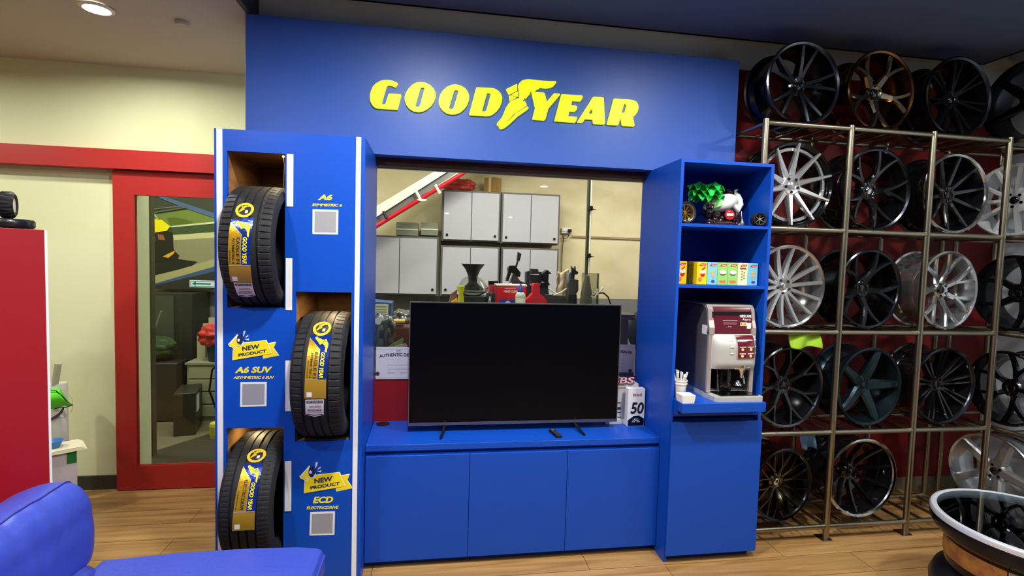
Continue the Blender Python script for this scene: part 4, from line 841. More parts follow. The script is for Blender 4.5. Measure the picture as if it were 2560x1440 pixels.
# ------------------------------------------------------------------ blue sofa
SOFA = mat('blue_leather', (54, 72, 176), .4, spec=.45, bump=((26, 42, 26), .35, .006))
so = thing('sofa', 'blue leather sofa in the lower left corner facing right', 'sofa', (.1, -1.4, 0))
def sos(o): o.location = -so.location; return o
def rnd(x, k): return math.copysign(abs(x)**k, x)
YE, YN = -.425, -2.35
def back(u, v):
    y = YE+(YN-YE)*v; e = max(0, 1-v/.045) if v < .045 else (max(0, 1-(1-v)/.045) if v > .955 else 0)
    a = 2*PI*u
    pts = [(-.33, .43), (-.262, .485), (-.248, .60), (-.256, .68), (-.262, .735), (-.285, .785), (-.325, .812), (-.385, .815), (-.45, .80), (-.53, .76), (-.60, .69), (-.66, .58), (-.70, .42), (-.71, .20), (-.68, .10), (-.45, .10), (-.36, .20), (-.34, .34)]
    n = len(pts); f = u*n; i = int(f) % n; g = f-int(f); p0, p1, p2, p3 = [pts[(i+k) % n] for k in (-1, 0, 1, 2)]
    cr = lambda a, b, c, d: .5*((2*b)+(-a+c)*g+(2*a-5*b+4*c-d)*g*g+(-a+3*b-3*c+d)*g**3)
    x, z = cr(p0[0], p1[0], p2[0], p3[0]), cr(p0[1], p1[1], p2[1], p3[1])
    cx, cz = -.46, .46; s = 1-.16*e*e
    x, z = cx+(x-cx)*s, cz+(z-cz)*s
    if z > .45:
        wv = math.sin(y*34+3*math.sin(z*9)+x*6)*.5+math.sin(y*71+x*22)*.3; k = min(1, (z-.45)/.2)*(.35+.65*min(1, max(0, (-.55-y)/.25)))
        nx, nz = x-cx, z-cz; L = math.hypot(nx, nz); x += nx/L*wv*.0075*k; z += nz/L*wv*.0075*k
    return Vector((x, y, z))
bk = MB().grid(back, 150, 170, closeu=True); bk.grid(lambda u, v: (lambda p: Vector((-.46+(p.x+.46)*(1-v), p.y+.012*math.sin(v*PI/2), .46+(p.z-.46)*(1-v))))(back(u, 0)), 60, 8, closeu=True); bk = bk.build('backrest', SOFA, so); sos(bk)
def seam(dx, dz, r): return MB().tube([(lambda p: (p.x+dx, p.y, p.z+dz))(back(6.15/18, i/120)) for i in range(2, 119)], r, 8)
sos(seam(.0, .0015, .0035).build('seam', mat('seam_blue', (26, 36, 130), .5), so))
def cush(u, v):
    y = YE-.05+(YN-YE+.04)*v; sc_ = min(1, .2+v/.06) if v < .06 else 1; pts = [(-.36, .50), (-.262, .498), (-.228, .475), (-.208, .42), (-.196, .36), (-.21, .30)]
    i = min(4, int(u*5)); g = u*5-i; p = (pts[i][0]+(pts[i+1][0]-pts[i][0])*g, pts[i][1]+(pts[i+1][1]-pts[i][1])*g); wv = math.sin(y*29+p[1]*30)*.003
    return Vector((-.30+(p[0]+.30+wv)*(.55+.45*math.sin(sc_*PI/2)), y-.06*(1-sc_)*0, .40+(p[1]-.40)*(.5+.5*math.sin(sc_*PI/2))))
sos(MB().grid(cush, 24, 90).build('lower_cushion', SOFA, so))
def seat(u, v):
    # u around the section from back edge over the top and down the rounded front
    y = YE+.015+(YN-YE)*v
    pts = [(-.26, .445), (.0, .452), (.3, .455), (.50, .452), (.575, .445), (.598, .435), (.612, .405), (.612, .35), (.595, .27), (.58, .24), (-.2, .22)]
    f = u*(len(pts)-1); i = min(len(pts)-2, int(f)); g = f-i; x = pts[i][0]+(pts[i+1][0]-pts[i][0])*g; z = pts[i][1]+(pts[i+1][1]-pts[i][1])*g
    return Vector((x-.05*max(0, v-.02)*0, y+(.012*math.sin(PI*min(1, max(0, (x+.26)/.86)))), z))
st = MB().grid(seat, 60, 40); N = 60
st.add([seat(i/59, 0) for i in range(60)], [tuple(range(60))]); sos(st.build('seat', SOFA, so))
sos(MB().tube([seat(.585, i/60)+Vector((0, 0, .001)) for i in range(61)], .0045, 8).build('seat_piping', MATS['blue_leather'], so))
sos(MB().box(-.62, .56, YN+.05, YE-.03, .10, .33, bv=.02).build('frame', mat('sofa_frame_blue', (24, 34, 110), .5), so))
for x in (-.58, .50):
    for y in (YE-.1, YN+.12): sos(MB().lathe([(0, 0), (.02, 0), (.026, .10), (0, .10)], 20, c=(x, y, 0)).build('leg', DARK, so))

# ------------------------------------------------------------------ red cabinet on the left with tyre tray on top
A = atY(117, 575, -.1); ZT = A.z; XR = A.x
rcx = thing('red_cabinet', 'tall red cabinet at the left edge with a black tyre on top', 'cabinet', (XR, -.1, 0), (0, 0, math.radians(50)))
MB().box(-.80, -.0095, 0, .018, .08, ZT, bv=.001).build('front_panel', REDCAB, rcx)
MB().box(-.80, -.002, .0185, .42, 0, ZT-.002).build('carcass', mat('cabinet_black_edge', (30, 26, 28), .5), rcx)
MB().box(-.009, 0, -.002, .018, 0, ZT-.002).build('white_edge', WHITE, rcx)
MR = rcx.matrix_basis
q = MR @ Vector((-.105, .145, 0))
ty = tag(MB().lathe([(0, .0), (.082, 0), (.100, .004), (.106, .012), (.106, .034), (.101, .042), (.085, .044), (.075, .04), (.07, .026), (0, .026)], 64).build('round_tray', mat('tray_black', (20, 22, 28), .3, coat=.3), None, (q.x, q.y, ZT)), 'round black tyre shaped tray lying on the red cabinet', 'tray')
q = MR @ Vector((-.094, .12, 0))
tw = thing('tyre_ornament', 'small chunky black model tyre standing on the tray on the red cabinet', 'model tyre', (q.x, q.y, ZT+.0455), (0, .10, -1.15))
pr = [(.034, 0), (.047, -.002), (.056, .003), (.059, .009), (.059, .037), (.056, .043), (.047, .049), (.034, .047)]
MB().lathe(pr, 72, 'Y', c=(0, -.023, .059), closed=True, f=lambda i, k, r: r-.005 if (2 <= i <= 5 and (k+(3 if i in (4, 5) else 0)) % 6 < 2) else r).build('tyre', RUBBER, tw)
MB().lathe([(0, .0), (.03, .0), (.035, .003), (.035, .043), (0, .043)], 40, 'Y', c=(0, -.023, .059)).build('wheel_disc', mat('cream_disc', (226, 222, 200), .35), tw)

# things standing behind the red cabinet
wb = thing('paper_box', 'white box stacked with papers behind the red cabinet beside the door', 'box', (-1.189, .95, 0), (0, 0, .65))
MB().box(-.32, 0, 0, .20, 0, .42, bv=.004).build('box', mat('lilac_white_box', (206, 198, 206), .6, noise=((5, 5, 5), (188, 180, 192), .4, .7)), wb)
MB().box(-.05, -.002, -.0012, 0, .34, .415).build('green_print', mat('green_print', (34, 120, 50), .5), wb)
m = MB()
for i in range(5): m.box(-.30+.004*i, .05-.006*i, -.02+.004*i, .18, .4205+.004*i, .4230+.004*i)
tag(m.build('paper_stack', mat('cream_paper', (232, 226, 196), .6), None, (-1.189, .95, 0)), 'loose cream papers overhanging the white box behind the red cabinet', 'papers').rotation_euler = (0, 0, .65)
bo = tag(MB().lathe([(0, 0), (.03, 0), (.05, .045), (.048, .045), (.028, .006), (0, .006)], 36).build('blue_bowl', mat('blue_bowl', (60, 130, 200), .4), None, (-1.325, .955, .4405)), 'small blue bowl on the papers behind the red cabinet', 'bowl')
ps = thing('tall_container', 'pale upright container with a clear tube, under the green hat', 'container', (-1.418, 1.15, 0))
MB().lathe([(0, 0), (.045, 0), (.05, .01), (.05, .80), (.046, .81), (0, .81)], 36).build('body', mat('pale_container', (208, 206, 196), .5), ps)
MB().tube([(.0, -.03, .80), (.035, -.05, .955)], .019, 18).build('clear_tube', mat('clear_tube', (206, 206, 186), .2, trans=.4), ps)
gc = thing('sports_hat', 'bright green hat with dark piping on the pale container beside the red cabinet', 'hat', (-1.30, 1.06, .74))
P0 = lambda px, py, d=0: atY(px, py, 1.07+d)-Vector((-1.30, 1.06, .74))
def capf(u, v):
    top = [(118, 972), (135, 971), (150, 969), (158, 984), (172, 1005), (181, 1012)]; bot = [(118, 1024), (133, 1022), (148, 1018), (160, 1014), (168, 1016), (182, 1014)]
    f = u*5; i = min(4, int(f)); g = f-i; a = (top[i][0]+(top[i+1][0]-top[i][0])*g, top[i][1]+(top[i+1][1]-top[i][1])*g); b = (bot[i][0]+(bot[i+1][0]-bot[i][0])*g, bot[i][1]+(bot[i+1][1]-bot[i][1])*g)
    return P0(a[0]+(b[0]-a[0])*v, a[1]+(b[1]-a[1])*v, -.05*math.sin(PI*v)*(1-.6*u))
o = MB().grid(capf, 24, 12).build('crown', mat('neon_green', (96, 224, 40), .6), gc); o.modifiers.new('s', 'SOLIDIFY').thickness = .006
MB().tube([P0(x, y, -.03) for x, y in ((118, 977), (140, 977), (158, 992), (170, 1006), (182, 1013), (166, 1018), (150, 1018), (134, 1023))], .003, 8).build('piping', DARK, gc)
MB().tube([P0(x, y, .0) for x, y in ((160, 1018), (152, 1032), (140, 1042), (125, 1050))], [.004, .008, .010, .010], 10).build('strap', mat('plum_strap', (78, 58, 66), .5), gc)
MB().tube([P0(x, y, .02) for x, y in ((158, 974), (172, 985), (181, 1000), (182, 1018), (176, 1034))], .0018, 6).build('thin_cord', mat('cord_tan', (200, 180, 140), .5), gc)

# ------------------------------------------------------------------ workshop behind the window
LAV = mat('lavender_door', (176, 174, 188), .45); CFR = mat('cabinet_grey_frame', (92, 90, 92), .5)
YC = 3.28
def wall_cabinet(px, label, doors):
    (l, tl), (r, tr), (r2, br), (l2, bl) = px
    a, b, c_, d_ = atY(l, tl, YC), atY(r, tr, YC), atY(r2, br, YC), atY(l2, bl, YC)
    x0, x1, z1, z0 = (a.x+d_.x)/2, (b.x+c_.x)/2, (a.z+b.z)/2, (c_.z+d_.z)/2
    t = thing('wall_cabinet', label, 'cabinet', ((x0+x1)/2, YC, z0), group='wall cabinets in the workshop'); W = (x1-x0)/2; H = z1-z0
    MB().box(-W, W, .004, .31, 0, H).build('carcass', CFR, t)
    n = doors
    for i in range(n):
        xa = -W+.016+(2*W-.032)*i/n; xb = -W+.016+(2*W-.032)*(i+1)/n
        o = MB().box(xa+.004, xb-.004, -.016, .003, .018, H-.022, bv=.002).build('door', LAV, t)
        kx = xa+.045 if i % 2 == 0 else xb-.045
        MB().lathe([(0, -.028), (.014, -.027), (.015, -.016)], 16, 'Y', c=(kx if n > 1 else xa+.05, 0, .07)).build('lock_knob', DARK, o)
    return t
wall_cabinet([(1105, 474), (1251, 480), (1251, 607), (1105, 601)], 'grey lavender wall cabinet with a red bag and cardboard box on top', 2)
wall_cabinet([(1253, 480), (1400, 487), (1398, 614), (1253, 607)], 'grey lavender wall cabinet in the upper row at the right', 2)
wall_cabinet([(1102, 612), (1249, 618), (1247, 742), (1100, 738)], 'grey lavender wall cabinet in the lower middle, behind the glass jug', 2)
wall_cabinet([(1254, 618), (1397, 622), (1393, 752), (1250, 750)], 'grey lavender wall cabinet in the lower row at the right', 2)
wall_cabinet([(900, 587), (1097, 592), (1094, 741), (898, 734)], 'wide grey lavender wall cabinet in the lower row at the left', 2)
# metal boxes on the left cabinet
for l, r, lab in ((990, 1046, 'grey green metal box on top of the left wall cabinet'), (1052, 1096, 'second grey green metal box on the left wall cabinet, next to the tall cabinets')):
    a, b = atY(l, 588, YC+.02), atY(r, 557, YC+.02); t = thing('metal_box', lab, 'box', ((a.x+b.x)/2, YC+.02, a.z)); W = (b.x-a.x)/2; H = b.z-a.z
    MB().box(-W, W, 0, .2, 0, H, bv=.004).build('body', mat('grey_green_metal', (132, 134, 116), .45, metal=.4), t)
    MB().box(-W*.97, W*.97, -.006, 0, H*.42, H*.52).build('bright_edge', mat('pale_edge', (206, 208, 190), .4), t)
# crumpled red bag and cardboard box
a, b = atY(1108, 480, YC+.1), atY(1190, 446, YC+.1)
rb = random.Random(5); DIRS = [Vector((rb.uniform(-1, 1), rb.uniform(-1, 1), rb.uniform(-1, 1))).normalized() for _ in range(26)]
crum = lambda p, k=.28: .80+k*max(abs(p.dot(q))**16 for q in DIRS)
m = MB().ell(((a.x+b.x)/2, YC+.14, (a.z+b.z)/2-.0), ((b.x-a.x)/2*1.02, .11, (b.z-a.z)/2*1.1), 40, 26, f=crum)
tag(m.build('plastic_bag', mat('red_plastic_bag', (188, 62, 50), .35, trans=.1), sharp=20), 'crumpled red plastic bag on top of the tall wall cabinet', 'bag')
a, b = atY(1211, 479, YC+.06), atY(1258, 441, YC+.06)
cb_ = thing('cardboard_box', 'brown cardboard box on top of the wall cabinets', 'box', ((a.x+b.x)/2, YC+.16, a.z+.004), (0, 0, -.62)); W = (b.x-a.x)*.36; H = (b.z-a.z)*.92
MB().box(-W, W, -W*.9, W*.9, 0, H, bv=.002).build('carton', mat('cardboard', (158, 122, 70), .7, noise=((9, 9, 4), (136, 100, 56), .4, .7)), cb_)
MB().box(-W*.22, W*.22, -W*.9-.0015, -W*.9, 0, H).build('packing_tape', mat('tape_tan', (196, 166, 100), .3), cb_)
# sloping beams of the stairs
sl = thing('stair_beam', 'sloping white and grey stair beam with a red handrail crossing the workshop wall', 'stair beam', (0, 3.0, 0))
def slo(mb, pts, y0, y1): mb.prism([[(lambda q: (q.x, q.z))(atY(x, y, 3.0)) for x, y in pts]], lambda u, v, d: Vector((u, d, v)), y0, y1); return mb
slo(MB(), [(640, 702), (940, 518), (1110, 416), (1210, 356), (1242, 356), (1142, 416), (940, 545), (640, 732)], -.06, .1).build('white_stringer', mat('white_metal', (222, 222, 214), .4), sl)
slo(MB(), [(640, 735), (900, 572), (1143, 417), (1243, 354), (1268, 354), (1168, 417), (940, 561), (640, 750)], -.02, .1).build('grey_beam', mat('grey_metal', (120, 122, 122), .4, metal=.3), sl)
slo(MB(), [(640, 755), (940, 564), (1166, 419), (1266, 355), (1270, 357), (1170, 421), (940, 570), (640, 760)], -.05, .08).build('pale_edge', mat('pale_edge', (206, 208, 190), .4), sl)
A0, A1 = atY(925, 567, 2.93), atY(1185, 414, 2.93)
MB().tube([atY(640, 749, 2.95), atY(900, 590, 2.95), atY(1180, 419, 2.95), atY(1280, 358, 2.95)], .024, 14).build('red_handrail', mat('red_metal', (196, 26, 40), .35), sl)
for (x, y) in ((1040, 478), (1088, 462)): MB().tube([atY(x, y, 2.93), atY(x+12, y+22, 2.93)], .016, 8).build('bracket', mat('white_metal', (222, 222, 214), .4), sl)
MB().tube([atY(958, 528, 2.92), atY(966, 546, 2.92)], .014, 8).build('hook', DARK, sl)
for o in [c for c in bpy.data.objects if c.parent == sl and c.name.split('.')[0] in ('white_stringer', 'grey_beam', 'pale_edge')]: o.location = (0, 0, 0)
for o in [c for c in bpy.data.objects if c.parent == sl]: o.location = -sl.location if o.name.split('.')[0] in ('red_handrail', 'bracket', 'hook') else (0, 0, 0)
# right side of the workshop wall: pole, socket, conduit, dome
pp = thing('standing_pole', 'dark vertical pole with two black clamps in the workshop window', 'pole', (0, 2.2, 0)); YP = 2.2
MB().tube([(atY(1463, 770, YP).x-.02, YP, .0), atY(1463, 770, YP), atY(1474, 420, YP)], .017, 12).build('pole', mat('dark_green_pole', (70, 76, 62), .35, metal=.5), pp)
MB().tube([atY(1470, 770, YP-.015), atY(1480.5, 420, YP-.015)], .007, 8).build('bright_strip', mat('bright_strip', (236, 236, 216), .4), pp)
for (x, y) in ((1476, 521), (1471, 639)):
    p = atY(x, y, YP-.03); MB().box(p.x-.025, p.x+.018, p.y-.03, p.y+.03, p.z-.022, p.z+.022, bv=.005).tube([(p.x+.01, p.y, p.z-.005), (p.x+.06, p.y, p.z-.012)], [.008, .003], 8).build('clamp', DARK, pp)
for o in [c for c in bpy.data.objects if c.parent == pp]: o.location = -pp.location
so_ = thing('wall_socket', 'white double socket with black plug on the cream workshop wall', 'socket', atY(1418, 577, 3.59)); c0 = so_.location
MB().box(-.075, .05, -.02, .006, -.036, .036, bv=.006).build('plate', PAPER, so_); MB().box(-.06, -.03, -.026, -.02, -.012, .016, bv=.003).build('switch', WHITE, so_)
MB().box(.0, .045, -.055, -.018, -.022, .02, bv=.008).build('plug', DARK, so_)
MB().tube([(.02, -.05, -.02), (.0, -.04, -.09), (-.05, -.02, -.10), (-.062, -.012, -.06)], .006, 8).tube([(-.04, -.01, -.05), (-.055, -.008, -.2), (-.058, -.006, -.56)], .005, 8).build('cable', mat('brown_cable', (92, 72, 52), .5), so_)
t = tag(MB().tube([atY(1430, 590, 3.575), atY(1640, 598, 3.575)], .008, 10).build('wall_pipe', mat('brown_pipe', (160, 130, 92), .5)), 'thin brown pipe running along the cream workshop wall right of the socket', 'pipe')
p = atY(1550, 446, 2.4)
t = thing('ceiling_dome', 'shallow grey dome hanging near the top right of the workshop window', 'dome lamp', (p.x, 2.4, p.z))
MB().lathe([(0, -.028), (.05, -.024), (.085, -.01), (.09, .0), (.085, .006), (0, .02)], 32).build('dome', mat('grey_dome', (120, 118, 100), .6), t)
MB().tube([(0, 0, .01), (0, 0, 3.3-p.z)], .012, 8).build('stem', mat('grey_dome', (120, 118, 100), .6), t)

# bench close behind the window with the things standing on it
YB, ZB = 1.62, 1.285
be = thing('workbench', 'dark metal workbench behind the television', 'workbench', (1.95, 1.75, 0))
MB().box(-.78, .82, -.28, .35, ZB-.05, ZB, bv=.004).build('top', mat('dark_bench', (56, 54, 54), .45, metal=.3), be)
MB().box(-.74, .78, -.24, .31, .12, ZB-.05).build('body', mat('dark_bench_body', (44, 42, 46), .5), be)
for x in (-.74, .74):
    for y in (-.22, .28): MB().box(x-.025, x+.025, y-.025, y+.025, 0, .12).build('leg', DARK, be)
def bp_(px, Y=YB): p = atY(px, 740, Y); return p.x
def bz(py, px=1250, Y=YB): return atY(px, py, Y).z
GL = mat('clear_glass', (240, 246, 242), .03, trans=1.0, ior=1.45)
jx = bp_(1181)
jg = thing('glass_jug', 'round clear glass jug with a black funnel standing on a black box', 'jug', (jx, YB, 0))
zb0 = bz(738, 1181); zt0 = bz(661, 1181); zn = bz(690, 1181)
tag(MB().box(bp_(1155)-jx+jx, bp_(1222), YB-.10, YB+.12, ZB, zb0-.002, bv=.006).build('tool_box', mat('dark_green_black', (38, 42, 40), .45)), 'flat black box under the glass jug on the workbench', 'box')
R_ = (zn-zb0)*.62
MB().lathe([(0, zb0), (R_*.7, zb0), (R_*1.25, zb0+.03), (R_*1.3, zb0+(zn-zb0)*.4), (R_*.9, zb0+(zn-zb0)*.8), (R_*.42, zn), (R_*.42, zn+.02), (R_*.38, zn+.02), (R_*.38, zn), (R_*.85, zb0+(zn-zb0)*.78), (R_*1.24, zb0+(zn-zb0)*.4), (R_*1.2, zb0+.035), (R_*.65, zb0+.006), (0, zb0+.006)], 40).build('glass_body', GL, jg)
MB().lathe([(R_*.95, zt0), (R_*.98, zt0+.004), (R_*.62, zt0-(zt0-zn)*.45), (R_*.40, zn), (R_*.36, zn-.05), (R_*.20, zn-.09), (R_*.18, zn-.09), (R_*.33, zn-.045), (R_*.37, zn), (R_*.58, zt0-(zt0-zn)*.45)], 40, closed=True).build('funnel', mat('funnel_black', (34, 34, 40), .5), jg)
MB().lathe([(R_*.3, zn-.045), (R_*.55, zn-.075), (R_*.9, zn-.1), (R_*.95, zn-.115), (0, zn-.115)], 32).build('black_collar', DARK, jg)
def pot(name, label, cat, px, pw, top, m, Y=YB, bottom=None, prof=None, seg=32):
    x = bp_(px, Y); z1 = bz(top, px, Y); z0 = ZB if bottom is None else bottom; r = (bp_(px+pw/2, Y)-bp_(px-pw/2, Y))/2; H = z1-z0
    t = thing(name, label, cat, (x, Y, z0)); return t, r, H
t, r, H = pot('plastic_bottle', 'clear plastic bottle with a blue cap in front of the red tub', 'bottle', 1301, 26, 710, None, Y=1.50)
MB().lathe([(0, 0), (r*.9, 0), (r, .01), (r, H*.55), (r*.96, H*.62), (r*.7, H*.70), (r*.45, H*.73), (0, H*.73)], 32).build('bottle', mat('frosted_bottle', (214, 222, 206), .25, trans=.35), t)
MB().lathe([(r*.52, H*.72), (r*.55, H*.74), (r*.52, H*.78), (r*.46, H*.88), (r*.2, H*.95), (r*.16, H), (0, H)], 24).build('blue_cap', mat('blue_cap', (36, 66, 170), .35), t)
MB().grid(lambda u, v: Vector(((r+.001)*math.cos(-2.6+2.1*u), (r+.001)*math.sin(-2.6+2.1*u), H*(.12+.4*v))), 16, 2).build('paper_label', mat('bottle_label', (226, 230, 214), .5), t)
x0, x1 = bp_(1240, 1.58), bp_(1316, 1.58); z1 = bz(711, 1280, 1.58)
rt = thing('red_tub', 'large red square tub with white lettering and a blue badge on the workbench', 'tub', ((x0+x1)/2, 1.58, ZB)); W = (x1-x0)/2; H = z1-ZB
MB().box(-W, W, 0, .11, 0, H*.93, bv=.012).build('tub', mat('tub_red', (206, 34, 44), .35), rt)
MB().box(-W*1.03, W*1.03, -.006, .116, H*.93, H, bv=.004).build('pale_lid', mat('tub_lid', (236, 206, 196), .4), rt)
k = MB(); text_on(k, 'HAND CLEANER', lambda u, v: Vector((-W*.5+W*1.1*u, -.0015, H*.70+H*.09*v)), .03, .1); k.box(-W*.45, W*.3, -.0015, 0, H*.84, H*.855); k.build('white_lettering', PAPER, rt)
k = MB(); k.box(-W*.8, W*.35, -.002, 0, H*.08, H*.45, bv=.0005); k.build('blue_badge', mat('badge_blue', (40, 66, 160), .4), rt)
MB().lathe([(0, -.004), (W*.19, -.004), (W*.19, 0)], 28, 'Y', c=(-W*.22, 0, H*.29)).build('badge_emblem', mat('pale_emblem', (210, 210, 236), .4), rt)
t, r, H = pot('oil_jug', 'red plastic oil jug with a black label at the right of the clear bottle', 'jug', 1340, 50, 708, None, Y=1.52)
MB().prism([[(-r, 0), (r, 0), (r, H*.42), (r*.75, H*.56), (r*.30, H*.66), (r*.25, H*.97), (r*.15, H), (-r*.30, H), (-r*.38, H*.95), (-r*.40, H*.66), (-r, H*.45)]], lambda u, v, d: Vector((u, d, v)), -.035, .045).build('jug', mat('jug_red', (196, 36, 52), .4), t)
MB().prism([[(-r*.62, 0), (r*.05, 0), (r*.05, H*.22), (-r*.05, H*.33), (-r*.52, H*.33), (-r*.62, H*.22)]], lambda u, v, d: Vector((u, d, v)), -.0375, -.035).build('black_label', INK, t)
k = MB(); text_on(k, 'WRX', lambda u, v: Vector((-r*.5+r*.45*u, -.0385, H*.05+H*.09*v)), .03, .2); k.build('label_lettering', PAPER, t)
x = bp_(1227, 1.50); t = thing('black_tin', 'small black tin marked with a white H between the black box and red tub', 'tin', (x, 1.50, ZB)); H = bz(736, 1227, 1.50)-ZB
MB().lathe([(0, 0), (.038, 0), (.038, H), (.034, H+.012), (0, H+.012)], 32).build('tin', DARK, t)
k = MB(); text_on(k, 'H', lambda u, v: Vector((-.022+.02*u, -.039, H*.55+H*.35*v)), .05, .2); k.build('white_letter', PAPER, t)
MB().lathe([(.0385, H*.42), (.0385, H*.47)], 32).build('white_ring', PAPER, t)
x = bp_(1230, 1.78); t = thing('spray_can', 'red and black can with a yellow band behind the black tin', 'can', (x, 1.78, ZB)); H = bz(701, 1230, 1.78)-ZB
MB().lathe([(0, 0), (.036, 0), (.036, H*.80), (.030, H*.86), (0, H*.86)], 28).build('can', mat('can_red', (150, 30, 46), .4), t)
MB().lathe([(.0365, H*.3), (.0365, H*.42)], 28).build('yellow_band', mat('band_yellow', (226, 190, 60), .4), t)
MB().box(-.035, .05, -.02, .02, H*.84, H, bv=.006).build('black_trigger', DARK, t)
x = bp_(1152, 1.46); t = thing('yellow_bottle', 'yellow green bottle left of the glass jug', 'bottle', (x, 1.46, ZB)); H = bz(715, 1152, 1.46)-ZB
MB().lathe([(0, 0), (.026, 0), (.026, H*.5), (.018, H*.7), (.03, H*.95), (.03, H), (0, H)], 28).build('bottle', mat('yellow_green', (206, 200, 40), .35, trans=.2), t)
t = tag(poly_px(MB(), [[(1118, 762), (1143, 746), (1143, 762)]], 1.5, .12).build('orange_wedge', mat('orange_plastic', (244, 166, 40), .4)), 'orange wedge showing above the television edge left of the yellow bottle', 'wedge')
t = tag(poly_px(MB(), [[(1122, 756), (1128, 735), (1143, 724), (1143, 745)]], 1.56, .05).build('brown_pouch', mat('brown_pouch', (110, 84, 80), .6)), 'brown pouch behind the orange wedge', 'pouch')
# tyre lever clamp device
tl = thing('tyre_clamp_tool', 'black clamp tool with a bright metal bar standing behind the red tub', 'tool', (bp_(1283, 1.75), 1.75, ZB))
def tlo(o): o.location = -tl.location; return o
tlo(poly_px(MB(), [[(1270, 722), (1298, 634), (1302, 637), (1275, 722)]], 1.72, .02).build('metal_bar', CHROME, tl))
tlo(poly_px(MB(), [[(1296, 630), (1304, 635), (1299, 653), (1293, 650)]], 1.70, .05).build('tip', mat('dark_grip', (50, 50, 54), .45), tl))
tlo(poly_px(MB(), [[(1271, 670), (1276, 664), (1288, 664), (1302, 682), (1300, 692), (1293, 692), (1284, 684), (1271, 678)]], 1.70, .08).build('clamp_block', DARK, tl))
tlo(poly_px(MB(), [[(1271, 678), (1279, 680), (1271, 703), (1265, 702)]], 1.70, .05).build('handle', DARK, tl))
tlo(poly_px(MB(), [[(1283, 684), (1293, 691), (1300, 702), (1316, 709), (1316, 775), (1266, 775), (1273, 712)]], 1.73, .06).build('base', mat('grey_black_plastic', (62, 62, 66), .5), tl))
# dark machine cluster
mc2 = thing('grinder', 'black hand tool with a small roof shaped guard on the workbench', 'tool', (bp_(1350, 1.8), 1.8, ZB))
def mco(o): o.location = -mc2.location; return o
mco(poly_px(MB(), [[(1316, 680), (1324, 677), (1325, 775), (1315, 775)]], 1.78, .08).build('upright', mat('grey_black_plastic', (62, 62, 66), .5), mc2))
mco(poly_px(MB(), [[(1328, 672), (1346, 673), (1346, 679), (1354, 680), (1354, 685), (1328, 686)]], 1.76, .09).build('motor_head', mat('grey_black_plastic', (62, 62, 66), .5), mc2))
mco(poly_px(MB(), [[(1326, 687), (1350, 688), (1360, 702), (1350, 708), (1330, 712)]], 1.78, .08).build('motor_body', mat('dark_grip', (50, 50, 54), .45), mc2))
mco(poly_px(MB(), [[(1352, 687), (1369, 675), (1380, 685), (1372, 685), (1371, 706), (1363, 706), (1356, 690)]], 1.74, .10).build('guard', DARK, mc2))
mco(poly_px(MB(), [[(1352, 708), (1372, 706), (1375, 712), (1368, 716), (1352, 715)]], 1.76, .08).build('foot', DARK, mc2))
mco(poly_px(MB(), [[(1322, 714), (1370, 712), (1376, 775), (1322, 775)]], 1.79, .08).build('stand', mat('dark_grip', (50, 50, 54), .45), mc2))
tr_ = tag(poly_px(MB(), [[(1364, 737), (1416, 741), (1416, 755), (1414, 775), (1364, 775)]], 1.62, .10).build('parts_tray', mat('dark_tray', (52, 50, 54), .4)), 'dark shallow tray on the workbench right of the red oil jug', 'tray')
tag(MB().tube([atY(x, y, 1.70) for x, y in ((1372, 722), (1392, 735), (1410, 728), (1418, 720))], .006, 8).tube([atY(x, y, 1.68) for x, y in ((1384, 738), (1402, 732), (1416, 722))], .008, 8).build('hose', mat('pale_hose', (190, 184, 160), .4)), 'pale bent hose lying in the dark tray', 'hose')
ra = MB().grid(lambda u, v: (lambda p: Vector((p.x+.004*math.sin(22*v+6*u), p.y+.02*math.sin(8*u+2*v), p.z)))(atY(1393+ (30+6*v)*u-4*v, 676+6*abs(u-.5)+84*v+6*math.sin(5*u), 1.86)), 24, 20)
ra = ra.build('rag', mat('beige_rag', (190, 172, 146), .85)); ra.modifiers.new('s', 'SOLIDIFY').thickness = .012
tag(ra, 'beige rag draped behind the dark tray on the workbench', 'rag')
hg = thing('heat_gun', 'black jug shaped heat gun with two upright prongs on the workbench', 'tool', (bp_(1432, 1.66), 1.66, ZB))
def hgo(o): o.location = -hg.location; return o
hgo(poly_px(MB(), [[(1421, 708), (1424, 699), (1436, 698), (1446, 700), (1446, 726), (1440, 737), (1422, 738)]], 1.63, .08).build('body', mat('grey_black_plastic', (62, 62, 66), .5), hg))
hgo(poly_px(MB(), [[(1429.5, 665), (1433, 672), (1436, 672), (1439, 665.5), (1439.5, 676), (1446, 680), (1444, 686), (1437, 687), (1436, 698), (1428, 698), (1430, 676)]], 1.65, .04).build('prongs', DARK, hg))
hgo(poly_px(MB(), [[(1422, 684), (1430, 678), (1428, 698), (1421, 700)]], 1.66, .03).build('blue_patch', mat('dusty_blue', (104, 130, 156), .5), hg))
hgo(poly_px(MB(), [[(1421, 738), (1442, 737), (1442, 775), (1420, 775)]], 1.64, .07).build('stand', DARK, hg))
ac = thing('acrylic_stand', 'clear acrylic stand with a dark cone inside near the pole', 'display stand', (bp_(1475, 1.55), 1.55, ZB))
def aco(o): o.location = -ac.location; return o
aco(poly_px(MB(), [[(1455, 682), (1498, 683), (1497, 775), (1452, 775)]], 1.55, .004).build('clear_sheet', glass_mat('acrylic', (214, 214, 204), 1.0), ac))
aco(poly_px(MB(), [[(1494, 684), (1497, 684), (1494, 775), (1490, 775)]], 1.545, .004).build('dark_edge', DARK, ac))
